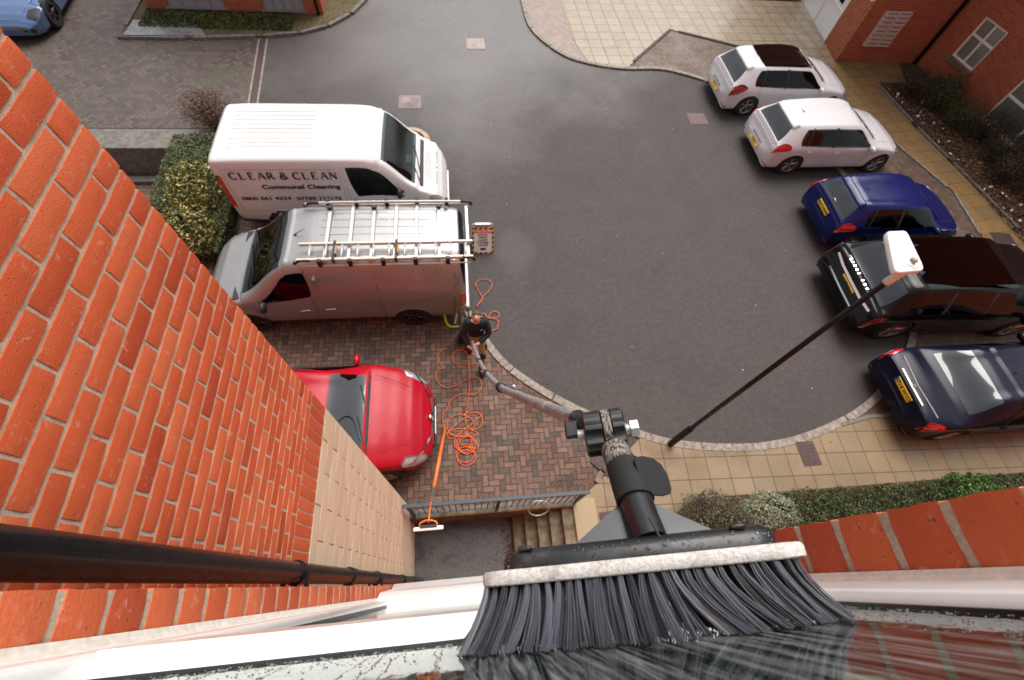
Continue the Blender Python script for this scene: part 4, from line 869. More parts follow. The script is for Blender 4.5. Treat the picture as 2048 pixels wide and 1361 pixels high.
# ------------------------------------------------------------------ large black off-roader
def boxy(name, loc, label, mat, L, hw, Ht, zs):
    R = [(0, .40, .80, .60, .62, .66), (.05, .30, .93, .68, .74, .76), (.12, .28, .97, .78, .80, .90), (.20, .26, .98, 1.02, .82, 1.10), (.28, .26, .99, 1.14, .80, 1.18), (.70, .26, 1.0, 1.18, .68, 1.72), (.90, .26, 1.0, 1.18, .69, 1.81), (2.0, .26, 1.0, 1.17, .70, 1.86), (3.0, .26, 1.0, 1.16, .69, 1.82), (3.15, .26, 1.0, 1.16, .68, 1.78), (3.72, .26, 1.0, 1.14, .78, 1.22), (3.85, .26, 1.0, 1.12, .80, 1.17), (4.5, .28, .98, 1.05, .78, 1.12), (4.78, .32, .93, .90, .72, .98), (4.87, .36, .86, .66, .66, .75), (4.9, .42, .78, .60, .60, .66)]
    R = [(x * L / 4.9, zb, w * hw, zl, ht * hw, zt * Ht / 1.86 if zt > 1.3 else zt) for x, zb, w, zl, ht, zt in R]
    B = Body(R, .04, zs); e = empty(name, loc, math.radians(-1.5), label, 'car', 'cars parked along the right side'); wx = [.95, 3.85]; wr = .37
    scr = [(3.2, 4.1), (3.68, 4.06), (3.68, 7.94), (3.2, 7.9)]; rear = [(.29, 4.1), (.66, 4.06), (.66, 7.94), (.29, 7.9)]; sd_ = [(.72, 3.12), (3.5, 3.10), (3.12, 3.88), (.86, 3.88)]
    B.mesh(mat, e, wx, wr, [[(.78, 3.2), (3.4, 3.2), (3.05, 3.8), (.9, 3.8)], [(3.24, 4.2), (3.64, 4.2), (3.64, 7.8), (3.24, 7.8)], [(.33, 4.2), (.63, 4.2), (.63, 7.8), (.33, 7.8)]])
    B.patch('windscreen', M['darkglass'], scr, e, .004, (8, 14), .04); B.patch('rear_window', M['skyglass'], rear, e, .004, (8, 14), .08)
    B.patch('glass_roof', M['darkglass'], [(1.0, 4.12), (3.0, 4.12), (3.0, 7.88), (1.0, 7.88)], e, .006, (8, 12), .02)
    for m_ in (False, True):
        g_ = B.patch('side_window', M['darkglass'], sd_, e, .004, (16, 5), .06, m_)
        b = MB(); B.strip(b, [(1.55, 3.1), (1.6, 3.9)], .08, .006, m_); b.build('pillar', M['trim'], g_); b = MB(); B.strip(b, [(2.5, 3.1), (2.52, 3.9)], .09, .006, m_); b.build('pillar', M['trim'], g_)
        b = MB()
        for pth in ([(2.5, .5), (2.5, 3.05)], [(1.55, 3.0), (1.5, 1.6), (1.4, .8)], [(3.55, .5), (3.55, 3.0)]): B.strip(b, pth, .01, .003, m_)
        b.build('door_seam', M['seam'], e)
        mirror_part(e, 3.5, (-1 if m_ else 1) * .96, 1.12 * zs, -1 if m_ else 1, mat, 1.3)
        tl = B.patch('tail_lamp', M['darkred'], [(.06, 2.3), (.42, 2.45), (.40, 2.85), (.10, 3.0)], e, .012, (8, 5), .15, m_, .01)
        b = MB(); B.strip(b, [(.09, 2.5), (.2, 2.55)], .05, .016, m_); b.build('lamp_bar', M['lens'], tl)
        B.patch('headlamp', M['lens'], [(4.5, 2.6), (4.84, 2.6), (4.82, 3.1), (4.6, 3.2)], e, .01, (6, 4), .15, m_, .01)
        for hx in (1.65, 2.62): B.patch('door_handle', mat, [(hx, 2.62), (hx + .2, 2.60), (hx + .2, 2.72), (hx, 2.74)], e, .02, (6, 3), .3, m_, .02)
    # upper tailgate chrome bar, lettering, number plate recess
    b = MB(); B.strip(b, [(.165, 4.15), (.145, 5), (.14, 6), (.145, 7), (.165, 7.85)], .05, .018); b.build('chrome_bar', M['lampwhite'], e)
    txt = 'RANGE ROVER'
    b0 = .78
    for i, ch in enumerate(txt):
        if ch == ' ': continue
        y = .45 - i * .088; v = 6 - y / (.80 * hw) * 1.98; u = B.u(.235); p = B.at(u, v); nn = B.nrm(u, v); tt = (B.at(u + .1, v) - B.at(u - .1, v)).normalized(); rr = tt.cross(nn)
        if rr.y > 0: rr = -rr
        Mx = Matrix(((rr.x, tt.x, nn.x, p.x + nn.x * .012), (rr.y, tt.y, nn.y, p.y + nn.y * .012), (rr.z, tt.z, nn.z, p.z + nn.z * .012), (0, 0, 0, 1)))
        text_mesh(ch, .068, 'letter', M['chrome'], e, Mx, bold=.003, extrude=.003)
    plate(e, .10, 0, .86 * zs, 'LR66', tilt=.25, w=.5)
    b = MB(); B.strip(b, [(.03, 4.4), (.02, 6), (.03, 7.6)], .03, .01); b.build('bumper_trim', M['chrome'], e)
    b = MB(); B.strip(b, [(.26, 4.6), (.26, 4.9)], .03, .01); b.build('badge', M['chrome'], e)
    lw = MB(); arch_lips(lw, B, wx, wr, lambda x, z: side_y(B, x, z)); lw.build('wheel_arch', M['trim'], e, smooth=True)
    b = MB(); b.box((.3, -.85, .2), (4.5, .85, .34)); b.build('underbody', M['trim'], e)
    for x_ in wx:
        for sg in (1, -1): wheel(e, x_, sg * (hw - .11), wr, .24, sg, 5, 'rim')
    interior(e, .5, 3.8, .85, .35, [(2.3, .4, .5), (2.3, -.4, .5), (1.4, 0, 1.3)], 'int', 3.0, (3.0, -.4, .9))
    return e, B
boxy('off_roader', (8.20, 5.06, 0), 'large black off-road car with silver lettering across its tailgate, behind the lamp head', M['blackcar'], 5.0, 1.0, 1.80, .80)
# ------------------------------------------------------------------ pale blue sports car, top left corner
e7 = car('sports_car', (-12.55, 19.0, 0), math.radians(-90 + 4), 'ice blue low sports car with black wheels in the top left corner', 'car', M['sports'], 4.5, .95, 1.25, .88, .34, None, spokes=5, rim='darkrim', cowl=2.95, head=2.2, lights='none', group=None, wb=(.8, 3.35))
B, k = e7[1], e7[2]
for m_ in (False, True):
    B.patch('headlamp_surround', M['trim'], [(3.62 * k, 3.0), (4.0 * k, 2.9), (3.98 * k, 3.75), (3.72 * k, 3.9)], e7[0], .006, (6, 4), .2, m_)
    b = MB(); B.strip(b, [(4.10 * k, 1.0), (4.16 * k, 2.2)], .10, .008, m_); b.build('air_intake', M['trim'], e7[0])
b = MB(); B.strip(b, [(4.19 * k, 2.0), (4.195 * k, 6), (4.19 * k, 10)], .10, .008); b.build('front_intake', M['trim'], e7[0])
# ------------------------------------------------------------------ vans
def van(name, loc, rz, label, rows, mat, wheels, wr, scrQ, sideQ, zs=1., crown=.03, spokes=6, rim='darkrim', seats='intg'):
    B = Body(rows, crown, zs, tumble=.97, mid=.45); e = empty(name, loc, rz, label, 'van', 'vehicles in the block paved bay')
    sh = lambda Q, a, c: [(Q[0][0] + a, Q[0][1] + c), (Q[1][0] - a, Q[1][1] + c), (Q[2][0] - a, Q[2][1] - c), (Q[3][0] + a, Q[3][1] - c)]
    B.mesh(mat, e, wheels, wr, [sh(scrQ, .05, .12), sh(sideQ, .06, .10)], sub=6, vs=6)
    ws = B.patch('windscreen', M['glass'], scrQ, e, .005, (12, 18), .04)
    for m_ in (False, True): B.patch('side_window', M['darkglass'], sideQ, e, .005, (12, 8), .16, m_)
    lw = MB(); arch_lips(lw, B, wheels, wr, lambda x, z: side_y(B, x, z)); lw.build('wheel_arch', mat, e, smooth=True)
    hw = rows[3][2]; L = rows[-1][0]
    b = MB(); b.box((.3, -hw + .12, .22), (L - .4, hw - .12, .42)); b.build('underbody', M['trim'], e)
    for x_ in wheels:
        for sg in (1, -1): wheel(e, x_, sg * (hw - .12), wr, .21, sg, spokes, rim)
    return e, B
# white van
Lw = 4.60
rows = [(0, .50, .84, 1.60, .74, 1.84), (.03, .42, .89, 1.74, .78, 1.90), (.10, .38, .915, 1.80, .80, 1.94), (.5, .36, .925, 1.82, .80, 1.965), (1.6, .36, .925, 1.82, .80, 1.97), (2.6, .36, .925, 1.82, .80, 1.965), (2.95, .36, .925, 1.79, .79, 1.95), (3.10, .36, .925, 1.72, .785, 1.91), (3.20, .36, .925, 1.66, .78, 1.86), (3.86, .36, .92, 1.20, .80, 1.27), (3.98, .36, .91, 1.10, .78, 1.15), (4.26, .36, .88, .96, .71, 1.02), (4.38, .38, .84, .80, .64, .88), (4.45, .40, .76, .64, .58, .72), (4.48, .44, .70, .56, .52, .62)]
e8, B = van('panel_van', (-4.75, 8.33, 0), 0, 'white panel van lettered in navy on its side, parked behind the grey van', rows, M['white'], [.95, 3.60], .33,
    [(3.22, 4.12), (3.84, 4.06), (3.84, 7.94), (3.22, 7.88)], [(2.62, 2.0), (3.66, 2.35), (3.20, 3.0), (2.50, 2.98)])
interior(e8, 2.6, 3.95, .82, .60, [(2.8, -.42, .46), (2.8, .08, .46), (2.8, .52, .44)], 'intg', 3.25, (3.3, -.42, 1.08))
b = MB(); b.box((2.60, -.84, .5), (2.64, .84, 1.8)); b.build('bulkhead', M['intg'], e8)
b = MB(); b.box((3.60, .05, 1.11), (3.80, .32, 1.12)); b.build('paper_sheet', M['paper'], e8)
b = MB()
for k_i in range(9):
    v0 = 4.75 + k_i * .31; ps = [B.at(B.u(.35 + 1.55 * q_ / 4), v0) + Vector((0, 0, -.004)) for q_ in range(5)]; b.tube(ps, .014, 6)
for x_ in (.22, 2.15): B.strip(b, [(x_, 4.05), (x_, 7.95)], .015, .004)
b.build('roof_rib', M['white'], e8)
b = MB()
for m_ in (True, False):
    for pth in ([(.22, 1.45), (.18, 2.88), (2.40, 2.88), (2.40, 1.45), (.22, 1.45)], [(2.50, .7), (2.46, 3.0)], [(3.54, .6), (3.60, 1.6), (3.86, 2.6)], [(.3, 1.2), (2.34, 1.2)]): B.strip(b, pth, .008, .004, m_)
b.build('panel_seam', M['seamlight'], e8)
for m_ in (True, False):
    for pth, w_ in (([(.02, .35), (.62, .35)], .20), ([(1.32, .1), (3.2, .1)], .12)):
        b = MB(); B.strip(b, pth, w_, .012, m_); b.build('lower_cladding', M['trim'], e8)
b = MB(); B.strip(b, [(3.96, 4.2), (3.96, 7.8)], .09, .006); cw = b.build('cowl', M['trim'], e8)
for (va, vb) in ((6.9, 5.2), (7.6, 6.6)):
    b = MB(); B.strip(b, [(3.93, va), (3.80, vb)], .025, .022); b.build('wiper', M['trim'], cw)
b = MB()
for i in range(10):
    for j in range(4): v0 = 5.0 + i * .2; B.strip(b, [(4.04 + j * .035, v0), (4.04 + j * .035, v0 + .13)], .02, .006)
b.build('bonnet_grille', M['frost'], e8)
for m_ in (False, True):
    sg = -1 if m_ else 1
    B.patch('headlamp', M['lens'], [(4.08, 2.35), (4.41, 2.5), (4.39, 3.6), (4.14, 3.15)], e8, .01, (8, 6), .25, m_, .01)
    B.patch('tail_lamp', M['red'], [(.015, 1.6), (.13, 1.6), (.13, 2.7), (.015, 2.75)], e8, .012, (4, 6), .1, m_, .01)
    b = MB(); b.ball((3.52, sg * 1.04, 1.24), .12, 8, (.5, .7, 1.0)); mm = b.build('door_mirror', M['trim'], e8, smooth=True)
    b = MB(); b.tube([(3.58, sg * .88, 1.18), (3.52, sg * 1.0, 1.22)], .04, 6); b.build('mirror_arm', M['trim'], mm)
    B.patch('door_handle', M['trim'], [(2.74, 1.45), (2.86, 1.45), (2.86, 1.75), (2.74, 1.75)], e8, .012, (4, 4), .3, m_, .01)
    B.patch('front_bumper_corner', M['trim'], [(4.20, .2), (4.47, .2), (4.45, 1.6), (4.28, 1.2)], e8, .012, (6, 5), .1, m_, .01)
b = MB(); b.box((4.48, -.5, .40), (4.52, .5, .52)); b.build('bumper', M['white'], e8, bevel=.01)
def van_text(e, txt, x, z, size, mat, y, **kw):
    Mx = Matrix(((1, 0, 0, x), (0, 0, -1, y), (0, 1, 0, z), (0, 0, 0, 1))); return text_mesh(txt, size, 'lettering', mat, e, Mx, align='LEFT', **kw)
YS = -.9285
def serif_text(e, txt, x, z, size, mat, y, adv):
    """capitals with thick and thin strokes and small serifs"""
    GL = {'C': ([('arc', .5, .5, .42, .5, 50, 310, 1)], [(.80, .80, .80, .92), (.8, .16, .8, .08)]), 'L': ([('l', .2, 0, .2, 1, 1), ('l', .1, 0, .72, 0, .5), ('l', .72, 0, .75, .2, .4)], [(.08, 1, .34, 1), (.08, 0, .3, 0)]),
          'E': ([('l', .2, 0, .2, 1, 1), ('l', .1, 0, .72, 0, .5), ('l', .1, 1, .68, 1, .5), ('l', .2, .52, .55, .52, .5)], [(.72, 0, .75, .2), (.68, 1, .70, .84)]), 'A': ([('l', .08, 0, .46, 1, .5), ('l', .5, 1, .86, 0, 1), ('l', .25, .36, .66, .36, .5)], [(-.02, 0, .2, 0), (.72, 0, 1.0, 0)]),
          'R': ([('l', .2, 0, .2, 1, 1), ('arc', .36, .74, .30, .26, -90, 90, .9), ('l', .2, 1, .38, 1, .5), ('l', .2, .49, .38, .49, .5), ('l', .42, .48, .84, 0, 1)], [(.08, 0, .34, 0), (.08, 1, .2, 1)]),
          'N': ([('l', .16, 0, .16, 1, .5), ('l', .16, 1, .82, 0, 1.1), ('l', .82, 0, .82, 1, .5)], [(.05, 0, .28, 0), (.7, 1, .94, 1), (.03, 1, .16, 1)]),
          '&': ([('arc', .42, .76, .20, .22, -60, 240, .8), ('arc', .38, .26, .30, .27, 60, 330, 1), ('l', .28, .62, .82, .02, 1), ('l', .60, .16, .86, .46, .5)], [])}
    b = MB(); tw = .11
    def st(p, q, w):
        p, q = Vector(p), Vector(q); d = (q - p); 
        if d.length < 1e-6: return
        d.normalize(); n_ = Vector((-d.y, d.x)) * w / 2 * size; P, Q = Vector((x0 + p.x * size, p.y * size)), Vector((x0 + q.x * size, q.y * size))
        for yy in (y,):
            b.box((0, 0, 0), (0, 0, 0)) if False else b.poly([(a.x, yy - .0 + k_ * 1e-5, z - size / 2 + a.y) for k_, a in enumerate((P - n_, Q - n_, Q + n_, P + n_))])
    x0 = x
    for ch in txt:
        if ch == ' ': x0 += size * .45; continue
        S_, F_ = GL[ch]
        tw = .145
        for q in S_:
            if q[0] == 'l': st((q[1], q[2]), (q[3], q[4]), tw * q[5] * 1.35)
            else:
                _, cx, cy, rx, ry, a0, a1, w = q; N = 14
                for i in range(N):
                    a, c_ = math.radians(a0 + (a1 - a0) * i / N), math.radians(a0 + (a1 - a0) * (i + 1) / N + 4); wm = (.55 + .6 * abs(math.cos((a + c_) / 2))) * w
                    st((cx + rx * math.cos(a), cy + ry * math.sin(a)), (cx + rx * math.cos(c_), cy + ry * math.sin(c_)), tw * wm * 1.3)
        for q in F_: st((q[0], q[1]), (q[2], q[3]), .055)
        x0 += size * adv
    return b.build('lettering', mat, e)
def vx(px, py): p = YP(px, py, 8.33 + YS); return p.x + 4.75, p.z
xa, za = vx(457, 353); xb, zb_ = vx(676, 353)
serif_text(e8, 'CLEAR & CLEAN', xa, za, (xb - xa) / 12.55, M['bluetxt'], YS - .004, 1.06)
x1, z1 = vx(524, 375); x2, z2 = vx(681, 375)
o = van_text(e8, 'Communal Cleaning', x1, z1, .15, M['bluetxt'], YS - .003, bold=.004); 
def fit(o, x1, x2):
    xs = [v.co.x for v in o.data.vertices]; a, b_ = min(xs), max(xs)
    for v in o.data.vertices: v.co.x = x1 + (v.co.x - a) / (b_ - a) * (x2 - x1)
fit(o, x1, x2)
x1, z1 = vx(484, 398); x2, _ = vx(583, 398); o = van_text(e8, '0800 061 4334', x1, z1, .125, M['platetxt'], YS - .003, bold=.003); fit(o, x1, x2)
x1, z1 = vx(594, 398); x2, _ = vx(684, 398); o = van_text(e8, '07789 717176', x1, z1, .125, M['platetxt'], YS - .003, bold=.003); fit(o, x1, x2)
b = MB()
for px in (738, 754, 769):
    p = vx(px, 403); b.cyl((p[0], YS - .006, p[1]), (p[0], YS, p[1]), .042, 14)
b.build('social_icons', M['platetxt'], e8)
b = MB()
for px in (738, 754, 769):
    p = vx(px, 403); b.box((p[0] - .012, YS - .009, p[1] - .02), (p[0] + .012, YS - .006, p[1] + .02))
b.build('icon_marks', M['paper'], e8)
for i, ch in enumerate('CLEAR & CLEAN'):
    if ch != ' ':
        v = 6 + (.50 - i * .083) / .7 * -1.6; v = 6 - (.50 - i * .083) / .74 * 1.9; v = 12 - v; u = B.u(4.27); p = B.at(u, v); nn = B.nrm(u, v); tt = (B.at(u - .1, v) - B.at(u + .1, v)).normalized(); rr = Vector((0, -1, 0)) if False else Vector((0, 1, 0))
        Mx = Matrix(((rr.x, tt.x, nn.x, p.x + nn.x * .01), (rr.y, tt.y, nn.y, p.y + nn.y * .01), (rr.z, tt.z, nn.z, p.z + nn.z * .01), (0, 0, 0, 1)))
        text_mesh(ch, .085, 'bonnet_letter', M['frost'], e8, Mx)
# grey van, nose to the left (built nose +x, turned round)
rows = [(0, .46, .84, 1.10, .56, 1.50), (.04, .38, .90, 1.16, .61, 1.66), (.12, .34, .92, 1.20, .64, 1.74), (.5, .32, .93, 1.22, .66, 1.79), (1.8, .32, .93, 1.22, .665, 1.81), (2.7, .32, .93, 1.20, .665, 1.80), (3.02, .32, .93, 1.16, .67, 1.76), (3.16, .32, .93, 1.12, .68, 1.71), (4.05, .32, .93, .98, .76, 1.10), (4.15, .32, .92, .96, .74, 1.02), (4.55, .32, .88, .84, .66, .93), (4.75, .34, .82, .72, .58, .82), (4.88, .36, .72, .58, .50, .68), (4.93, .40, .62, .50, .42, .58)]
e9, B = van('panel_van', (.06, 5.74, 0), math.pi, 'metallic grey van with roof rack and ladder, parked beside the standing man', rows, M['greyvan'], [1.06, 4.12], .33,
    [(3.19, 4.10), (4.03, 4.05), (4.03, 7.95), (3.19, 7.90)], [(2.76, 2.92), (3.86, 2.88), (3.20, 3.72), (2.80, 3.74)], crown=.035)
interior(e9, 2.6, 4.1, .84, .55, [(2.75, -.42, .5), (2.75, .42, .5)], 'int', 3.35, (3.4, .42, .98))
b = MB(); b.box((2.62, -.86, .5), (2.66, .86, 1.6)); b.build('bulkhead', M['intg'], e9)
b = MB()
for m_ in (True, False):
    for pth in ([(2.80, .5), (2.80, 3.8)], [(1.55, .5), (1.62, 3.6)], [(3.74, .6), (3.8, 1.6), (3.9, 2.75)], [(.25, .5), (.2, 3.6)]): B.strip(b, pth, .009, .004, m_)
b.build('door_seam', M['seam'], e9)
for m_ in (True, False):
    b = MB(); B.strip(b, [(1.66, 2.45), (2.66, 2.35), (2.70, 3.45), (1.72, 3.5)], .014, .006, m_); b.build('pressed_panel', M['greyvan'], e9)
    b = MB(); B.strip(b, [(.45, 2.5), (1.5, 2.45)], .02, .006, m_); B.strip(b, [(.5, 2.25), (1.45, 2.2)], .012, .006, m_); b.build('side_moulding', M['greyvan'], e9)
    for hx in (2.92, 2.45): B.patch('door_handle', M['chrome'], [(hx, 2.05), (hx + .2, 2.03), (hx + .2, 2.12), (hx, 2.14)], e9, .025, (5, 3), .3, m_, .02)
    sg = -1 if m_ else 1
    b = MB(); b.ball((3.62, sg * 1.07, 1.10), .12, 8, (.5, .9, .9)); mm = b.build('door_mirror', M['trim'], e9, smooth=True)
    b = MB(); b.tube([(3.66, sg * .9, 1.02), (3.62, sg * 1.02, 1.06)], .03, 6); b.build('mirror_arm', M['trim'], mm)
    B.patch('headlamp', M['lens'], [(4.35, 2.6), (4.78, 2.5), (4.76, 3.3), (4.42, 3.4)], e9, .01, (8, 5), .25, m_, .01)
    B.patch('tail_lamp', M['red'], [(.01, 1.85), (.11, 1.85), (.11, 2.85), (.01, 2.85)], e9, .014, (4, 8), .12, m_, .012)
    b = MB(); B.strip(b, [(1.42, .12), (3.7, .12)], .08, .008, m_); b.build('sill_trim', M['trim'], e9)
B.patch('rear_window', M['darkglass'], [(.02, 3.15), (.10, 3.95), (.10, 8.05), (.02, 8.85)], e9, .01, (4, 14), .05)
b = MB(); b.box((-.07, -.86, .38), (.03, .86, .56)); b.build('rear_bumper', M['greyvan'], e9, bevel=.03)
b = MB()
for k_i in range(7):
    v0 = 4.55 + k_i * .47; B.strip(b, [(.25, v0), (2.55, v0)], .06, .006)
for x_ in (.2, 1.35, 2.65): B.strip(b, [(x_, 4.1), (x_, 7.9)], .03, .005)
b.build('roof_rib', M['greyvan'], e9)
b = MB(); B.strip(b, [(4.06, 4.1), (4.07, 6), (4.06, 7.9)], .12, .006); cw = b.build('cowl', M['trim'], e9)
for (va, vb) in ((6.9, 5.2), (8.0, 6.7)):
    b = MB(); B.strip(b, [(4.04, va), (3.86, vb)], .025, .022); b.build('wiper', M['trim'], cw)
b = MB(); u = B.u(3.0); p = B.at(u, 6); b.tube([p, p + Vector((-.05, 0, .05)), p + Vector((-.22, 0, .16))], [.02, .008, .004], 6); b.build('aerial', M['trim'], e9)
# roof rack: its own thing, carried by the van
zr = 1.93
rack = empty('roof_rack', (.06, 5.69, 1.80), math.pi, 'white tubular roof rack with black end caps fixed on the grey van roof', 'roof rack')
for sg in (1, -1):
    b = MB(); b.tube(cat_rom([(-.10, sg * .64, .13), (.1, sg * .655, .16), (1.6, sg * .66, .165), (2.7, sg * .655, .15), (2.86, sg * .65, .12)], 5), .022, 10); b.build('side_rail', M['alu'], rack, smooth=True)
    b = MB(); b.tube([(-.1, sg * .70, .06), (2.75, sg * .70, .06)], .014, 6); b.build('lower_rail', M['gfrp'], rack, smooth=True)
    for xx in (2.72, -.12):
        b = MB(); b.tube(cat_rom([(xx - .12, sg * .655, .158 if xx < 0 else .155), (xx + .05, sg * .655, .15), (xx + .16, sg * .66, .08)] if xx > 0 else [(xx + .16, sg * .655, .16), (xx, sg * .655, .14), (xx - .04, sg * .66, .08)], 4), .030, 8); b.build('end_cap', M['trim'], rack, smooth=True)
    for xx in (.3, .85, 1.4, 1.95, 2.45):
        b = MB(); b.box((xx - .035, sg * .69 - .04, .03), (xx + .035, sg * .69 + .03, .19)); b.build('clamp', M['trim'], rack, bevel=.01)
for xx in (-.06, .45, .85, 1.22, 1.62, 2.0, 2.4):
    b = MB(); b.box((xx - .028, -.65, .07), (xx + .028, .65, .105)); b.build('cross_bar', M['alu'], rack, bevel=.008)
for xx in (.45, 1.62, 2.4):
    b = MB(); b.box((xx - .045, -.60, .10), (xx + .045, -.52, .16)); b.build('stop', M['trim'], rack, bevel=.01)
lad = empty('ladder', (.06, 5.72, 1.92), math.pi, 'aluminium and buff ladder lying on the near side of the roof rack', 'ladder')
for yy in (.34, .68):
    b = MB(); b.box((-.14, yy - .018, .0), (2.82, yy + .018, .065)); b.build('stile', M['gfrp'], lad, bevel=.004)
for i in range(11):
    xx = -.02 + i * .265; b = MB(); b.cyl((xx, .34, .035), (xx, .68, .035), .02, 8); b.build('rung', M['alu'], lad, smooth=True)
for xx in (1.18, 2.22):
    b = MB(); b.box((xx - .02, .30, -.02), (xx + .02, .72, .085)); b.build('strap', M['trim'], lad, bevel=.006)
    b = MB(); b.box((xx - .05, .42, .066), (xx - .02, .60, .10)); b.build('strap_block', plain('wood_block', (.45, .24, .10), .7), lad, bevel=.006)
# ------------------------------------------------------------------ water fed brush on its pole (foreground)
Bz = lambda p: Vector((p[0], p[1], H + p[2]))
bo_ = Bz((.1576, 0, -.45)); bX = Vector((.9716, 0, .2366)); bZ = Vector((-.2366, 0, .9716)); bY = Vector((0, 1, 0))
BM = Matrix(((bX.x, 0, bZ.x, bo_.x - .008 * bX.x), (0, 1, 0, bo_.y), (bX.z, 0, bZ.z, bo_.z - .008 * bX.z), (0, 0, 0, 1)))
brush = empty('window_brush', (0, 0, 0), 0, 'big black bristled cleaning brush scrubbing the window glass', 'brush'); brush.matrix_world = BM
def stadium(hl, hw, y, n=10, zc=-.030):
    P = []
    for k in range(n + 1): a = -math.pi / 2 + math.pi * k / n; P.append((hl - hw + hw * math.cos(a), y, zc + hw * math.sin(a)))
    for k in range(n + 1): a = math.pi / 2 + math.pi * k / n; P.append((-hl + hw + hw * math.cos(a), y, zc + hw * math.sin(a)))
    return P
rb_ = random.Random(5)
b = MB(); b.rings([stadium(.150, .028, -.0035), stadium(.1525, .0300, -.002), stadium(.153, .0305, .006), stadium(.151, .029, .0095), stadium(.146, .024, .010)])
t = NT('dirty_foam'); n = t.noise(260, 4, .8); n2 = t.noise(30, 5, .7); c = t.mix(t.fr(n, .35, .65), (.46, .42, .40), (.74, .71, .68)); c = t.mix(t.fr(n2, .52, .68, 0, .6), c, (.22, .17, .14)); M['foam'] = t.done(c, .9, t.bump(n, 1, .0015), spec=.2)
b.build('foam_edge', M['foam'], brush, auto=50)
t = NT('wet_black_plastic'); n = t.noise(400, 2); n2 = t.noise(40, 4); M['wetblack'] = t.done(t.mix(t.fr(n2, .55, .75), (.012, .012, .014), (.045, .042, .042)), t.fr(n2, .35, .65, .22, .42), t.bump(n, .12, .0005), spec=.5)
b = MB(); b.rings([stadium(.131, .026, .0095), stadium(.131, .026, .018), stadium(.129, .0235, .0230), stadium(.124, .018, .0262), stadium(.116, .010, .0275)])
stock = b.build('stock', M['wetblack'], brush, auto=40)
b = MB(); b.box((-.112, .0245, -.012), (-.098, .0295, -.004)); b.box((.088, .0245, -.012), (.102, .0295, -.004)); b.build('jet_cap', M['wetblack'], stock, bevel=.002)
b = MB()
for i in range(140):
    x = rb_.uniform(-.125, .125); y_ = rb_.uniform(.011, .024); r = rb_.choice([.0005, .0008, .0013]); b.ball((x, y_, -.0038), r, 5, (1, 1.1, .7))
b.build('water_beads', M['water'], stock, smooth=True)['kind'] = 'stuff'
# bristles
b = MB()
for row in range(5):
    nt = 30
    for i in range(nt):
        s = (i + .5 * (row % 2) + rb_.uniform(-.2, .2)) / nt; x0 = -.146 + .292 * s; z0 = -.006 - row * .0115
        if abs(x0) > .135: z0 = -.014 - row * .008
        dx = -.017 * (1 - s / .35) if s < .35 else (rb_.uniform(-.003, .003) if s < .54 else min(.030, (s - .54) * .5) - .008 * max(0, s - .6))
        if row >= 3: dx *= .5
        dz = .052 - .050 * max(0, (s - .45)) / .55 if s > .45 else .040 + .012 * s / .45
        dz += rb_.uniform(-.008, .006) - (row * .006); dx += rb_.uniform(-.0050, .0050); tw = rb_.uniform(-.002, .002)
        nf = 32 if row < 3 else 14
        tone = rb_.random()
        for f_ in range(nf):
            ox, oz = rb_.gauss(0, .0012 if row < 2 else .002), rb_.gauss(0, .0011); sp = rb_.gauss(0, .0011); sz = rb_.gauss(0, .0016)
            pts = []
            for q in range(6):
                t_ = q / 5; bend = t_ ** 1.7
                pts.append((x0 + ox * (1 + t_) + (dx + sp) * bend + tw * math.sin(t_ * 3.1), -.003 - (.0485 + rb_.uniform(-.0008, .0006)) * t_ ** (1.0), z0 + oz * (1 + t_) + (dz + sz) * (t_ ** 1.25)))
            b.cr = min(1, max(0, tone * .75 + rb_.random() * .25)) * (1 if row < 2 else .35); b.tube(pts, [.00062, .00060, .00057, .00054, .0005, .0003], 4, False)  # rear rows coloured darker, standing for the shaded gaps between tufts
t = NT('black_bristle'); c = t.ramp(t.attr('rnd'), [(0, (.012, .012, .016)), (.35, (.040, .041, .054)), (.85, (.105, .108, .135)), (1, (.26, .24, .22))]); M['bristle'] = t.done(c, .38, spec=.6)
o = b.build('bristles', M['bristle'], brush, smooth=True, rnd=True); o['kind'] = 'stuff'
inv = BM.inverted()
L_ = lambda p: inv @ Bz(p)
b = MB(); b.tube([L_((.1735, .022, -.476)), L_((.1742, .05, -.492)), L_((.1765, .095, -.515))], .0178, 24); sk = b.build('socket', M['wetblack'], brush, auto=50)
b = MB(); b.tube([L_((.1765, .0225, -.4555)), L_((.1735, .045, -.4690))], .0012, 6); b.build('socket_slot', M['seam'], sk)
b = MB(); A_, B_, C_ = L_((.098, .0245, -.50)), L_((.174, .074, -.508)), L_((.248, .0235, -.475))
off_ = Vector((0, 0, -.003)); b.v += [tuple(q) for q in (A_, B_, C_, A_ + off_, B_ + off_, C_ + off_)]
for q in ((0, 1, 2), (5, 4, 3), (0, 3, 4, 1), (1, 4, 5, 2), (2, 5, 3, 0)): b.face(q)
b.build('splash_fin', plain('dark_slate_plastic', (.028, .030, .036), .35, nscale=60), brush)
b = MB(); b.tube([L_((.1745, .064, -.499)), L_((.1768, .106, -.520))], .0206, 24)
b.build('hook_and_loop_strap', M['blackcloth'], brush, auto=50)
b = MB(); P = [(.0, -.018), (.020, -.021), (.029, -.019), (.0315, -.014), (.031, .0), (.027, .012), (.019, .020), (.008, .023), (-.002, .022)]
cc = L_((.182, .087, -.492)); R = [[(cc.x + x, cc.y + y, cc.z - .002 - x * .25) for x, y in P], [(cc.x + x, cc.y + y, cc.z + .001 - x * .25) for x, y in P]]; b.rings(R); b.build('strap_flap', M['blackcloth'], brush, bevel=.001)
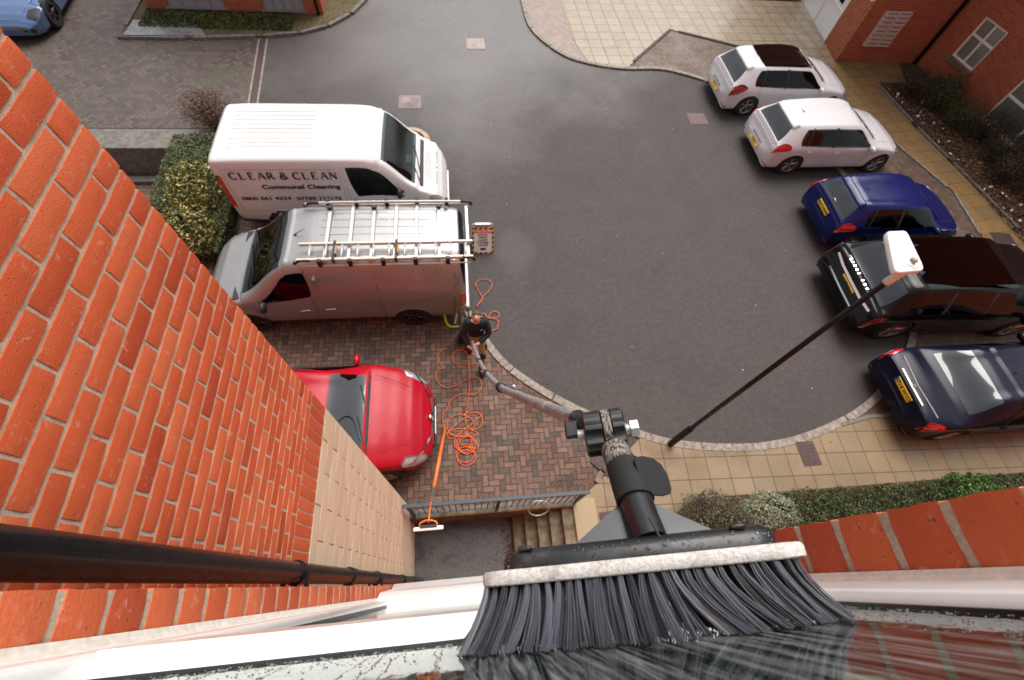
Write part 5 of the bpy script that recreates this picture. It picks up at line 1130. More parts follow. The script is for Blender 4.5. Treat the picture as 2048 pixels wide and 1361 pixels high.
# braided neck and knuckle
b = MB(); b.tube([L_((.1765, .100, -.518)), L_((.1755, .125, -.535)), L_((.174, .150, -.55))], [.0175, .0155, .015], 16); nk = b.build('neck', M['wetblack'], brush, auto=50)
t = NT('frayed_tape'); n = t.noise(1, 3, .7, t.mapped((400, 60, 400))); M['tape'] = t.done(t.mix(t.fr(n, .4, .6), (.025, .025, .025), (.33, .29, .25)), .9, t.bump(n, 1, .002), spec=.2)
b = MB(); b.tube([L_((.176, .108, -.524)), L_((.1752, .132, -.539))], [.0183, .0168], 18); b.build('tape', M['tape'], nk, smooth=True)
def gear(xa, xb, r, c):
    b = MB(); N = 64; R = []
    for x, k in ((xa, .86), (xa + .002, 1), (xb - .002, 1), (xb, .86)):
        R.append([(x, c[1] + (r * k * (1 + .075 * math.tanh(3 * math.cos(8 * 2 * math.pi * q / N)))) * math.cos(2 * math.pi * q / N), c[2] + (r * k * (1 + .075 * math.tanh(3 * math.cos(8 * 2 * math.pi * q / N)))) * math.sin(2 * math.pi * q / N)) for q in range(N)])
    b.rings(R); return b
kn = L_((.1736, .157, -.553)); kn = Vector((kn.x, kn.y, kn.z))
gear(kn.x - .028, kn.x - .004, .027, kn).build('angle_clamp', M['wetblack'], brush, auto=35)
gear(kn.x + .006, kn.x + .023, .027, kn).build('angle_clamp', M['wetblack'], brush, auto=35)
b = MB(); b.cyl((kn.x - .004, kn.y, kn.z), (kn.x + .006, kn.y, kn.z), .0285, 32); b.build('clamp_tape', M['tape'], brush, auto=40)
b = MB(); b.cyl((kn.x - .036, kn.y, kn.z), (kn.x + .034, kn.y, kn.z), .007, 16); b.cyl((kn.x + .030, kn.y, kn.z), (kn.x + .040, kn.y, kn.z), .0115, 6); b.build('clamp_bolt', M['alu'], brush, auto=40)
b = MB(); a_ = L_((.152, .172, -.572)); b.tube([Vector((kn.x - .016, kn.y, kn.z)), a_, L_((.1515, .192, -.602))], [.012, .013, .0135], 14); b.build('pole_socket', M['wetblack'], brush, auto=50)
b = MB(); q_ = L_((.136, .170, -.575)); b.box((q_.x - .010, q_.y - .012, q_.z - .006), (q_.x + .016, q_.y + .010, q_.z + .006)); b.build('side_lug', M['wetblack'], brush, bevel=.002)
# the long pole down to the man's hands
pl = [Vector((.1518, .184, 7.652))] + [DP(*q, D) for q, D in (((1100, 818), .85), ((1040, 793), 1.25), ((1000, 774), 1.8), ((975, 748), 2.6), ((958, 720), 4.2), ((946, 694), 6.9))]
pe = Vector((.125, 3.80, 1.02)); pl[-1] = Vector((.118, 3.52, 1.62)); path = cat_rom(pl + [pe], 10)
pole = empty('telescopic_pole', tuple(pe), 0, 'long grey telescopic pole rising from the man to the brush', 'pole')
def seg(name, a, b_, r, mat, p=pole):
    q = MB(); n_ = len(path) - 1; i0, i1 = int(a * n_), max(int(a * n_) + 1, int(b_ * n_)); q.tube([path[i] - pe for i in range(i0, i1 + 1)], r, 14); return q.build(name, mat, p, smooth=True)
t = NT('scuffed_pole'); n = t.noise(1, 4, .8, t.mapped((160, 40, 40))); M['pole'] = t.done(t.mix(t.fr(n, .35, .65), (.13, .12, .125), (.42, .40, .39)), .45, t.bump(n, .6, .001), metal=.2)
seg('pole_section', 0, .16, .0120, M['pole']); seg('pole_section', .155, .44, .0125, M['pole']); seg('pole_section', .43, .60, .0145, M['pole']); seg('pole_section', .59, .73, .017, M['pole']); seg('pole_section', .72, .86, .0195, M['pole']); seg('pole_section', .85, .985, .022, M['pole']); seg('grip_end', .965, 1, .027, M['orange2'])
for a in (.43, .59, .72, .85):
    c_ = seg('clamp', a - .008, a + .005, .0200, M['trim'])
i_ = int(.43 * (len(path) - 1)); q = path[i_] - pe
b = MB(); b.box((q.x + .005, q.y - .014, q.z - .02), (q.x + .055, q.y + .014, q.z - .006)); b.build('clamp_lever', M['trim'], pole, bevel=.005); b = MB(); b.ball((q.x + .055, q.y, q.z - .004), .008, 8); b.build('clamp_screw', M['alu'], pole, smooth=True)
# ------------------------------------------------------------------ the man
def skin_mesh(name, verts, edges, radii, mat, parent, sub=2, root=0):
    me = bpy.data.meshes.new(name); me.from_pydata([tuple(v) for v in verts], edges, []); o = bpy.data.objects.new(name, me); COL.objects.link(o)
    sk = o.modifiers.new('s', 'SKIN'); sk.use_smooth_shade = True; sv = me.skin_vertices[0].data
    for i, r in enumerate(radii):
        sv[i].radius = r if isinstance(r, tuple) else (r, r); sv[i].use_root = (i == root)
    su = o.modifiers.new('u', 'SUBSURF'); su.levels = sub; su.render_levels = sub
    dg = bpy.context.evaluated_depsgraph_get(); m2 = bpy.data.meshes.new_from_object(o.evaluated_get(dg)); bpy.data.objects.remove(o)
    m2.name = name; m2.materials.clear(); m2.materials.append(mat); m2.polygons.foreach_set('use_smooth', [True] * len(m2.polygons))
    o = bpy.data.objects.new(name, m2); COL.objects.link(o)
    if parent: o.parent = parent
    return o
mx_, my_ = .205, 4.06
man = empty('person', (mx_, my_, 0), 0, 'bearded man in a dark fleece and khaki trousers looking up and holding the pole', 'person')
fv = Vector((-.02, -.62, .78)).normalized()     # where the face looks
J = {'pel': (0, .02, .93), 'waist': (0, .0, 1.08), 'chest': (0, -.03, 1.30), 'neck': (0, -.03, 1.46), 'hb': (0, -.055, 1.53), 'hm': (0, -.05, 1.62), 'ht': (0, .0, 1.68),
     'lsh': (.165, -.02, 1.41), 'lel': (.225, -.12, 1.15), 'lwr': (.02, -.30, 1.10), 'lpa': (-.035, -.325, 1.10),
     'rsh': (-.165, -.02, 1.41), 'rel': (-.225, -.10, 1.13), 'rwr': (-.15, -.30, 1.00), 'rpa': (-.105, -.335, 1.00),
     'lhip': (.095, .02, .90), 'lkn': (.115, -.22, .50), 'lan': (.095, -.31, .10), 'ltoe': (.10, -.46, .04),
     'rhip': (-.095, .02, .90), 'rkn': (-.10, .05, .49), 'ran': (-.10, .22, .10), 'rtoe': (-.12, .08, .04)}
rad = {'pel': (.15, .105), 'waist': (.145, .10), 'chest': (.17, .11), 'neck': .056, 'hb': .066, 'hm': (.082, .096), 'ht': .066, 'lsh': .062, 'lel': .044, 'lwr': .028, 'lpa': (.036, .018), 'lhip': .088, 'lkn': .056, 'lan': .040, 'ltoe': .036}
for k_ in ('sh', 'el', 'wr', 'pa', 'hip', 'kn', 'an', 'toe'): rad['r' + k_] = rad['l' + k_]
names = list(J); idx = {n_: i for i, n_ in enumerate(names)}; V_ = [J[n_] for n_ in names]; Rr = [rad[n_] for n_ in names]
E_ = [('pel', 'waist'), ('waist', 'chest'), ('chest', 'neck'), ('neck', 'hb'), ('hb', 'hm'), ('hm', 'ht'), ('chest', 'lsh'), ('lsh', 'lel'), ('lel', 'lwr'), ('lwr', 'lpa'), ('chest', 'rsh'), ('rsh', 'rel'), ('rel', 'rwr'), ('rwr', 'rpa'), ('pel', 'lhip'), ('lhip', 'lkn'), ('lkn', 'lan'), ('lan', 'ltoe'), ('pel', 'rhip'), ('rhip', 'rkn'), ('rkn', 'ran'), ('ran', 'rtoe')]
E_ = [(idx[a], idx[b_]) for a, b_ in E_]
def fingers(pa, out, curl, wdir):
    """four fingers and a thumb of unequal length curling round the pole"""
    P = Vector(J[pa]); o_ = Vector(out).normalized(); c_ = Vector(curl).normalized(); w = Vector(wdir).normalized()
    for k_, ln in enumerate((.072, .080, .076, .060)):
        base = P + w * (k_ - 1.5) * .019 + o_ * .018; a = base + o_ * ln * .45; b2 = a + (o_ * .2 + c_ * .8).normalized() * ln * .35; c2 = b2 + (c_ * .6 - o_ * .8).normalized() * ln * .30
        for q in (base, a, b2, c2): V_.append(tuple(q))
        n_ = len(V_); Rr.extend([.011, .010, .009, .008]); E_.extend([(idx[pa], n_ - 4), (n_ - 4, n_ - 3), (n_ - 3, n_ - 2), (n_ - 2, n_ - 1)])
    base = P + w * .034 - o_ * .005; a = base + (w * .5 + c_ * .7).normalized() * .03; b2 = a + (o_ * .5 + c_ * .6).normalized() * .028
    for q in (base, a, b2): V_.append(tuple(q))
    n_ = len(V_); Rr.extend([.013, .011, .009]); E_.extend([(idx[pa], n_ - 3), (n_ - 3, n_ - 2), (n_ - 2, n_ - 1)])
fingers('lpa', (-1, -.1, 0), (0, -1, 0), (0, .25, 1)); fingers('rpa', (1, -.1, 0), (0, -1, 0), (0, .25, 1))
for k_ in ('pel', 'waist', 'chest', 'lsh', 'rsh', 'lhip', 'rhip'):
    q = Rr[idx[k_]]; Rr[idx[k_]] = (q[0] * .8, q[1] * .8) if isinstance(q, tuple) else q * .8
body = skin_mesh('body', V_, E_, Rr, M['skin'], man, 2, idx['pel'])
def sub(keys, edges, scale, name, mat, extra=0.012, sb=2):
    ii = {k_: i for i, k_ in enumerate(keys)}; rr = []
    for k_ in keys:
        r = rad[k_]; r = r if isinstance(r, tuple) else (r, r); rr.append(((r[0] + extra) * scale, (r[1] + extra) * scale))
    return skin_mesh(name, [J[k_] for k_ in keys], [(ii[a], ii[b_]) for a, b_ in edges], rr, mat, man, sb, 0)
J['hem'] = (0, .02, .90); rad['hem'] = (.165, .12); J['col'] = (0, -.03, 1.455); rad['col'] = .066; rad['chest'] = (.185, .135)
J['lcf'] = tuple(Vector(J['lel']).lerp(Vector(J['lwr']), .93)); rad['lcf'] = .034; J['rcf'] = tuple(Vector(J['rel']).lerp(Vector(J['rwr']), .93)); rad['rcf'] = .034
sub(['waist', 'hem', 'chest', 'col', 'lsh', 'lel', 'lcf', 'rsh', 'rel', 'rcf'], [('waist', 'hem'), ('waist', 'chest'), ('chest', 'col'), ('chest', 'lsh'), ('lsh', 'lel'), ('lel', 'lcf'), ('chest', 'rsh'), ('rsh', 'rel'), ('rel', 'rcf')], 1.0, 'fleece_jacket', M['jacket'], .018)
tro = sub(['pel', 'lhip', 'lkn', 'lan', 'rhip', 'rkn', 'ran'], [('pel', 'lhip'), ('lhip', 'lkn'), ('lkn', 'lan'), ('pel', 'rhip'), ('rhip', 'rkn'), ('rkn', 'ran')], 1.0, 'work_trousers', M['khaki'], .016)
for s_ in ('l', 'r'):
    kx = Vector(J[s_ + 'kn']); b = MB(); b.ball(kx + Vector((0, -.035, .0)), .075, 8, (.85, .7, 1.3)); b.build('knee_pad', M['blackcloth'], tro, smooth=True)
    hx = Vector(J[s_ + 'hip']).lerp(kx, .55); b = MB(); b.ball(hx + Vector((.07 if s_ == 'l' else -.07, -.02, 0)), .05, 8, (.6, 1, 1.4)); b.build('cargo_pocket', M['blackcloth'], tro, smooth=True)
    an = Vector(J[s_ + 'an']); toe = Vector(J[s_ + 'toe']); b = MB(); d_ = (toe - an); d_.z = 0; d_.normalize()
    b.tube([an + Vector((0, 0, .10)), an + Vector((0, 0, .02)), an - d_ * .02 + Vector((0, 0, -.04))], [.058, .056, .055], 12); b.tube([an - d_ * .05 + Vector((0, 0, -.055)), an + d_ * .06 + Vector((0, 0, -.045)), toe + Vector((0, 0, .005)), toe + d_ * .03], [.045, .052, .046, .028], 12)
    b.build('boot', M['blackcloth'], man, smooth=True)
hc = Vector(J['hm']); up_ = Vector((0, .78, .62)).normalized(); rt_ = Vector((1, 0, 0))
def onface(r, u, f): return hc + rt_ * r + up_ * u + fv * f
b = MB()
for i in range(5):
    for k in range(12):
        pass
HR = []
for i in range(9):
    a = i / 8 * 1.45
    HR.append([hc + (rt_ * math.cos(q) * .088 * math.sin(a + .05) + (up_ * .86 - fv * .55).normalized() * (.103 * math.cos(a)) + ((up_ * .86 - fv * .55).normalized().cross(rt_)) * math.sin(q) * -.104 * math.sin(a + .05)) for q in [2 * math.pi * z_ / 16 for z_ in range(16)]])
b.rings(HR); b.build('hair', M['hair'], man, smooth=True)
b = MB(); b.ball(onface(0, -.052, .058), .042, 8, (1.15, .9, .75)); b.build('beard', plain('ginger_beard', (.26, .11, .055), .85), man, smooth=True)
b = MB(); b.tube([onface(0, .02, .092), onface(0, -.012, .112), onface(0, -.018, .098)], [.008, .013, .010], 8); b.build('nose', M['skin'], man, smooth=True)
for s_ in (-1, 1):
    b = MB(); b.ball(onface(s_ * .032, .018, .086), .0095, 6); b.build('eye', M['seam'], man, smooth=True)
    b = MB(); b.tube([onface(s_ * .015, .034, .095), onface(s_ * .048, .034, .084)], .005, 5); b.build('eyebrow', M['hair'], man, smooth=True)
    b = MB(); b.ball(onface(s_ * .086, .0, .0), .022, 6, (.45, .9, 1.1)); b.build('ear', M['skin'], man, smooth=True)
b = MB(); b.tube([onface(-.018, -.045, .0935), onface(.018, -.045, .0935)], .005, 5); b.build('mouth', plain('lips', (.42, .14, .11), .5), man, smooth=True)
b = MB(); cl_ = Vector((.085, -.152, 1.33)); b.box(cl_ - Vector((.03, .004, .012)), cl_ + Vector((.03, .004, .012))); b.build('chest_badge', plain('blue_badge', (.10, .14, .35), .5), man)
# ------------------------------------------------------------------ hoses, bag, trolley
def hose(name, pts, r, mat, label, z=.02, group=None):
    P = []
    for p in pts: q = G(p[0], p[1], p[2] if len(p) > 2 else z + .012); P.append(q)
    b = MB(); C = cat_rom(P, 8); b.tube(C, r, 8); o = b.build(name, mat, None, smooth=True); return tag(o, label, 'hose', group)
def loop(cx, cy, rx, ry, a0, turns, drift=(0, 0), n=10):
    return [(cx + rx * math.cos(a0 + 2 * math.pi * k / n) + drift[0] * k / n, cy + ry * math.sin(a0 + 2 * math.pi * k / n) + drift[1] * k / n, .03 + .006 * (k // n)) for k in range(int(turns * n) + 1)]
hose('garden_hose', [(934, 682), (925, 700), (912, 702), (905, 712), (910, 727), (930, 729), (955, 727), (950, 712), (928, 703), (936, 712), (938, 735), (939, 770), (936, 800), (933, 826), (928, 830), (938, 822)] + loop(921, 852, 27, 22, -1.2, 1.6) + loop(948, 842, 17, 17, -2.5, 1.3) + loop(924, 868, 30, 10, 2.2, .8) + loop(924, 883, 18, 18, -1, 3.2, (4, 3)) + loop(930, 905, 19, 17, -2, 2.2, (2, 6)), .0075, M['orange'], 'long orange hose lying in tangled coils on the block paving')
hose('garden_hose', [(889, 856, .35), (885, 840, .1), (887, 826), (893, 822), (902, 800), (925, 788), (950, 790), (962, 775), (958, 757), (936, 757), (915, 770), (896, 776), (880, 770), (872, 755), (875, 742), (886, 736), (879, 725), (876, 710), (885, 700), (895, 698)], .0075, M['orange'], 'orange hose curling from the leaning orange pole towards the man')
hose('garden_hose', [(953, 613), (965, 600), (962, 590), (953, 575), (953, 565), (963, 559), (977, 560), (984, 570), (978, 582), (966, 594), (960, 604), (954, 614)], .0075, M['orange'], 'thin orange hose loop lying on the asphalt behind the man')
hose('garden_hose', [(962, 628), (970, 628), (976, 636), (990, 636), (997, 634), (998, 627), (990, 623), (982, 626), (978, 634), (985, 637), (996, 642), (995, 655), (988, 661), (978, 662)], .0085, M['orange'], 'orange hose with small loops on the asphalt beside the man')
hose('fill_hose', [(887, 604, .62), (888, 615, .55), (889, 630, .3), (893, 645, .12), (900, 653, .05), (912, 654, .05), (925, 651, .15), (934, 648, .5)], .024, M['lime'], 'thick lime yellow hose running from the grey van flank to the man')
b = MB(); p = G(887, 603, .63); b.cyl(p + Vector((0, -.02, 0)), p + Vector((0, .05, 0)), .035, 12); o = b.build('hose_coupling', M['orange2']); tag(o, 'small orange coupling where the lime hose meets the grey van', 'coupling')
b = MB(); p0, p1 = G(915, 621, .35), G(910, 647, .05); b.cyl(p0, p1, .018, 8); o = b.build('white_tube', M['paper']); tag(o, 'short white tube standing behind the rear corner of the grey van', 'tube')
b = MB(); p = G(931, 658, .5); b.ball(p + Vector((.02, .05, -.06)), .16, 10, (.55, .55, 1.2)); o = b.build('lime_bag', M['lime'], None, smooth=True); tag(o, 'lime yellow bag behind the standing man', 'bag')
tr_ = empty('hose_trolley', tuple(G(932, 690, 0)), 0, 'small black trolley on wheels at the left side of the man', 'trolley')
b = MB(); b.box((-.12, -.02, .08), (.10, .22, .55)); b.build('tank', M['blackcloth'], tr_, bevel=.03)
b = MB(); b.tube([(-.09, .2, .5), (-.09, .26, .95), (.07, .26, .95), (.07, .2, .5)], .012, 6); b.build('handle', M['trim'], tr_, smooth=True)
for sx in (-.14, .12):
    b = MB(); b.cyl((sx - .02, .1, .09), (sx + .02, .1, .09), .09, 16); b.build('wheel', M['tyre'], tr_)
# orange pole tool leaning over the railing
A0 = G(890, 857, .03); A1 = G(868, 975, .74); A2 = G(862, 1002, 1.0); A3 = G(857, 1046, 1.28)
tl_ = empty('pole_tool', tuple(A0), 0, 'orange and black pole with a white flat head leaning over the railing', 'cleaning pole')
b = MB(); b.tube([A0 - A0, A1 - A0], [.026, .030], 12); b.build('orange_tube', M['orange2'], tl_, smooth=True)
b = MB(); b.tube([A1 - A0, A2 - A0], .016, 10)
b.build('black_section', M['trim'], tl_, smooth=True)
for k in range(6):
    q = (A1 - A0).lerp(A2 - A0, (k + .5) / 6); b = MB(); b.cyl(q, q + (A2 - A1).normalized() * .012, .021, 10); b.build('clamp_ring', M['frost'], tl_)
b = MB(); b.tube([A2 - A0, (A2 - A0).lerp(A3 - A0, .6), A3 - A0], .011, 8); b.build('orange_rod', M['orange2'], tl_, smooth=True)
hd = A3 - A0 + Vector((0, -.03, .02)); b = MB(); b.tube(cat_rom([hd + Vector((-.12, -.03, 0)), hd + Vector((-.11, .03, .01)), hd + Vector((0, .06, .02)), hd + Vector((.11, .03, .01)), hd + Vector((.12, -.03, 0))], 5), .012, 8); b.build('orange_hoop', M['orange2'], tl_, smooth=True)
b = MB(); b.box(hd + Vector((-.21, -.075, -.03)), hd + Vector((.21, -.02, .015))); b.build('white_pad', M['paper'], tl_, bevel=.012)
b = MB(); b.box(hd + Vector((-.12, -.04, .012)), hd + Vector((.12, 0, .03))); b.build('pad_holder', M['trim'], tl_, bevel=.006)
text_mesh('UNGER', .05, 'lettering', M['paper'], tl_, Matrix.Translation((A1 - A0) * .45 + Vector((0, -.02, .031))) @ Matrix.Rotation(math.radians(78), 4, 'Z')) if False else None
# ------------------------------------------------------------------ caution board
sg_ = empty('caution_board', (.49, 7.0, 0), 0, 'folding caution board with striped yellow and black border standing on the asphalt', 'sign')
def board(y0, y1, face):
    b = MB(); ang = math.atan2(y1 - y0, .60); Mx = Matrix.Translation((0, y0, .02)) @ Matrix.Rotation(-ang, 4, 'X')
    b.box((-.235, -.006, 0), (.235, .006, .62), Mx); o = b.build('panel', M['paper'], sg_, bevel=.004)
    if not face: return
    st = MB(); w = .035
    def band(x0, x1, z0, z1, hor):
        L = (x1 - x0) if hor else (z1 - z0); n_ = int(round(L / .058)); 
        for i in range(n_):
            if i % 2: continue
            a = i * L / n_; c_ = (i + 1) * L / n_
            q = [(x0 + a, z0), (x0 + c_, z0), (min(x0 + c_ + .025, x1), z1), (min(x0 + a + .025, x1), z1)] if hor else [(x0, z0 + a), (x1, min(z0 + a + .025, z1)), (x1, min(z0 + c_ + .025, z1)), (x0, z0 + c_)]
            st.poly([Mx @ Vector((x, -.0095, z)) for x, z in q])
    yb = MB(); yb.box((-.235, -.0075, .0), (-.2, -.0065, .62), Mx); yb.box((.2, -.0075, .0), (.235, -.0065, .62), Mx); yb.box((-.2, -.0075, .0), (.2, -.0065, .035), Mx); yb.box((-.2, -.0075, .575), (.2, -.0065, .62), Mx)
    yb.build('yellow_border', plain('sign_yellow', (.85, .62, .02), .4), o)
    band(-.235, -.2, 0, .62, False); band(.2, .235, 0, .62, False); band(-.2, .2, 0, .035, True); band(-.2, .2, .58, .62, True); st.build('black_stripes', M['seam'], o)
    rb2 = MB(); rb2.box((-.198, -.0085, .485), (.198, -.0065, .575), Mx); rb2.build('red_band', plain('sign_red', (.85, .02, .02), .4), o)
    R90 = Matrix(((1, 0, 0, 0), (0, 0, -1, 0), (0, 1, 0, 0), (0, 0, 0, 1)))
    for s_, z, sz, mt in (('CAUTION', .53, .085, M['paper']), ('HIGH LEVEL', .445, .042, M['platetxt']), ('WINDOW', .385, .042, M['platetxt']), ('CLEANING', .325, .042, M['platetxt']), ('IN PROGRESS', .265, .042, M['platetxt']), ('TAKE CARE', .205, .042, M['platetxt'])):
        text_mesh(s_, sz, 'lettering', mt, o, Mx @ Matrix.Translation((0, -.0095, z)) @ R90, bold=.0015)
    q = MB(); q.box((-.06, -.0085, .085), (.06, -.0065, .135), Mx); q.build('blue_box', M['bluetxt'], o)
board(-.33, -.01, True); board(.16, .01, False)
b = MB(); b.box((-.17, -.03, .615), (.17, .03, .64)); b.build('carry_handle', M['paper'], sg_, bevel=.005)
# ------------------------------------------------------------------ railing
rl = empty('railing', (-1.0, 1.12, .06), 0, 'slate blue metal railing along the retaining wall of the sunken yard', 'railing')
b = MB(); b.box((-.04, -.03, .92), (2.84, .03, .955)); b.build('top_rail', M['railm'], rl, bevel=.006)
b = MB(); b.box((-.04, -.02, .10), (2.80, .02, .125)); b.build('bottom_rail', M['railm'], rl, bevel=.003)
for x_ in (.03, 1.42, 2.78):
    b = MB(); b.box((x_ - .025, -.025, 0), (x_ + .025, .025, .925)); b.build('post', M['railm'], rl, bevel=.004)
for i in range(26):
    x_ = .13 + i * .102
    if abs(x_ - 1.42) < .04: continue
    b = MB(); b.cyl((x_, 0, .12), (x_, 0, .925), .008, 8); b.build('baluster', M['railm'], rl)
b = MB(); pts = [(1.07 + .17 * math.cos(a), 1.02 + .09 * math.sin(a) - .02, .55 + .16 * math.sin(a)) for a in [2 * math.pi * k / 24 for k in range(25)]]; b.tube(pts, .009, 6, False); o = b.build('wire_hoop', M['alu'], None, smooth=True); tag(o, 'thin grey wire hoop hanging on the slate blue railing', 'hoop')
# ------------------------------------------------------------------ lamp post
LB = Vector((3.76, 2.02, .03)); LT = G(1783, 557, 4.85)
lp = empty('street_lamp', tuple(LB), 0, 'tall black lamp post with a weathered white flat lantern', 'street lamp'); T = LT - LB
b = MB(); b.tube([T * 0, T * .16], .060, 20); b.tube([T * .155, T * .185], [.06, .036], 20); b.build('base_sleeve', M['blackmetal'], lp, auto=40)
b = MB(); b.tube([T * .18, T * .6, T], [.036, .034, .030], 20); b.build('column', M['blackmetal'], lp, smooth=True)
b = MB(); b.cyl(T * .175, T * .18, .045, 20); b.build('collar', M['railm'], lp)
D_ = [G(1772, 463, 5.1), G(1812, 461, 5.1), G(1850, 541, 5.1), G(1789, 547, 5.1)]; c4 = sum(D_, Vector()) / 4
b = MB(); b.tube(cat_rom([T * .985, T + Vector((.03, .0, .12)), c4 - LB + Vector((-.02, -.18, -.03)), c4 - LB + Vector((-.01, -.08, -.03))], 6), [.040] * 6 + [.045] * 13, 16); b.build('bracket', M['lampwhite'], lp, smooth=True)
def rr_poly(P, z0, z1, k=1.0):
    """rounded quad through corner points"""
    c = sum(P, Vector()) / 4; out = []
    for i in range(4):
        a, b_, d_ = P[i - 1], P[i], P[(i + 1) % 4]
        for t_ in (0, .5, 1):
            q0 = b_.lerp(a, .16); q1 = b_.lerp(d_, .12); q = (q0.lerp(b_, t_)).lerp(b_.lerp(q1, t_), t_); out.append(c + (q - c) * k)
    return out
b = MB(); R = [[Vector((q.x, q.y, z)) - LB for q in rr_poly(D_, 0, 0, k)] for z, k in ((5.015, .55), (5.03, .78), (5.045, .95), (5.06, .97), (5.06, 1.0), (5.095, 1.0), (5.105, .97))]; b.rings(R); b.build('lantern', M['lampwhite'], lp, auto=35)
b = MB(); p = G(1828, 521, 5.13) - LB; b.ball(p, .034, 10, (1, 1, .8)); b.build('photocell', plain('aged_dome', (.38, .34, .24), .35, var=.4), lp, smooth=True)
b = MB(); b.box(p + Vector((-.03, -.075, -.04)), p + Vector((.03, -.05, -.015))); b.build('catch', M['upvc'], lp, bevel=.004)
# ------------------------------------------------------------------ planting
def leaves(b, N, fn, size, rr, flat=.4):
    for _ in range(N):
        p, n_ = fn(rr); s = size * rr.uniform(.6, 1.3); d = Vector((rr.gauss(0, 1), rr.gauss(0, 1), rr.gauss(0, 1))); n_ = (n_ * 1.2 + d * .75).normalized(); a = n_.orthogonal().normalized(); c_ = n_.cross(a); q = rr.uniform(0, 6.28); u = a * math.cos(q) + c_ * math.sin(q); w = n_.cross(u) * flat
        b.cr = rr.random(); k = len(b.v); b.v += [tuple(p - u * s), tuple(p + w * s + n_ * s * .1), tuple(p + u * s), tuple(p - w * s + n_ * s * .1)]; b.face((k, k + 1, k + 2, k + 3))
def lump(p, f=2.2, amp=.10): return noise.noise(Vector(p) * f) * amp
def box_hedge(name, lo, hi, N, size, mat, label, cat, core, seed, amp=.08, group=None, gaps=0, origin=None):
    rr = random.Random(seed); o = Vector(((lo[0] + hi[0]) / 2, (lo[1] + hi[1]) / 2, lo[2])); e = empty(name, tuple(o), 0, label, cat, group)
    lo, hi = Vector(lo) - o, Vector(hi) - o; d = hi - lo
    def fn(r):
        f = r.random(); ar = [d.x * d.y * 2.2, d.x * d.z, d.y * d.z]; t_ = sum(ar); f *= t_
        if f < ar[0]: p = Vector((r.uniform(lo.x, hi.x), r.uniform(lo.y, hi.y), hi.z)); n_ = Vector((0, 0, 1))
        elif f < ar[0] + ar[1]: s = r.choice((0, 1)); p = Vector((r.uniform(lo.x, hi.x), hi.y if s else lo.y, r.uniform(lo.z, hi.z))); n_ = Vector((0, 1 if s else -1, 0))
        else: s = r.choice((0, 1)); p = Vector((hi.x if s else lo.x, r.uniform(lo.y, hi.y), r.uniform(lo.z, hi.z))); n_ = Vector((1 if s else -1, 0, 0))
        # round the shoulders
        p.x *= 1 - .06 * max(0, (p.z / hi.z - .6)); q = lump(p + o, 2.4, amp) + lump(p + o, 7, amp * .5); return p + n_ * (q - abs(r.gauss(0, .035))) + Vector((r.gauss(0, .01),) * 3), n_
    b = MB(); leaves(b, N, fn, size, rr); b.build('foliage', mat, e, rnd=True)
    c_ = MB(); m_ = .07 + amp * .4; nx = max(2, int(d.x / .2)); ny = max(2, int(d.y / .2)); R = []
    c_.box(lo + Vector((m_, m_, 0)), hi - Vector((m_, m_, m_))); c_.build('branches_or_core', core, e)  # solid dark box added inside the leaves for a look of shaded depth
    return e
def ball_shrub(name, c, r, N, size, mat, label, cat, core, seed, sc=(1, 1, .8), group=None, twiggy=0, stemcol=None):
    rr = random.Random(seed); e = empty(name, (c[0], c[1], c[2]), 0, label, cat, group)
    cz = r * sc[2]
    def fn(q):
        v = Vector((q.gauss(0, 1), q.gauss(0, 1), q.gauss(0, 1))).normalized(); k = r * (1 + lump(v * 1.0 + Vector(c), 2.5, .28) + lump(v + Vector(c), 6, .16)) * (1 - abs(q.gauss(0, .10 if not twiggy else .35)))
        return Vector((v.x * k * sc[0], v.y * k * sc[1], max(.02, cz + v.z * k * sc[2]))), v
    b = MB(); leaves(b, N, fn, size, rr); b.build('foliage', mat, e, rnd=True)
    b = MB()
    for i in range(16 + twiggy * 14):
        v = Vector((rr.gauss(0, 1), rr.gauss(0, 1), abs(rr.gauss(0, 1)) + .2)).normalized(); t_ = Vector((v.x * r * sc[0], v.y * r * sc[1], cz + v.z * r * sc[2] * .9)); b.tube([Vector((0, 0, 0)), t_ * .45 + Vector((rr.uniform(-.05, .05), rr.uniform(-.05, .05), .05)), t_], [.012, .008, .003], 4)
    b.build('branches_or_core', core, e)
    return e
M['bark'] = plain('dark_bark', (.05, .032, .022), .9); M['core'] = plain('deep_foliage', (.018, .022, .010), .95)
M['lf_hedge'] = leafmat('trimmed_hedge_leaf', [(0, (.045, .055, .018)), (.5, (.10, .125, .04)), (.9, (.16, .17, .06)), (1, (.20, .13, .06))])
M['lf_var'] = leafmat('yellow_variegated_leaf', [(0, (.06, .075, .02)), (.62, (.12, .14, .035)), (.72, (.50, .38, .09)), (1, (.66, .54, .20))])
M['lf_brown'] = leafmat('russet_leaf', [(0, (.07, .03, .02)), (.5, (.16, .07, .045)), (1, (.26, .13, .08))])
M['lf_dark'] = leafmat('glossy_dark_leaf', [(0, (.012, .022, .006)), (.45, (.035, .070, .012)), (.8, (.085, .15, .022)), (.9, (.11, .035, .02)), (1, (.16, .06, .03))], .4)
M['lf_cream'] = leafmat('cream_edged_leaf', [(0, (.09, .12, .06)), (.4, (.22, .27, .15)), (.7, (.48, .52, .34)), (1, (.66, .66, .50))])
M['lf_bronze'] = leafmat('bronze_green_leaf', [(0, (.03, .022, .018)), (.45, (.07, .05, .04)), (.65, (.12, .15, .06)), (.9, (.26, .32, .18)), (1, (.38, .42, .28))])
M['lf_bright'] = leafmat('bright_leaf', [(0, (.025, .06, .01)), (.6, (.06, .15, .02)), (1, (.11, .24, .04))], .3)
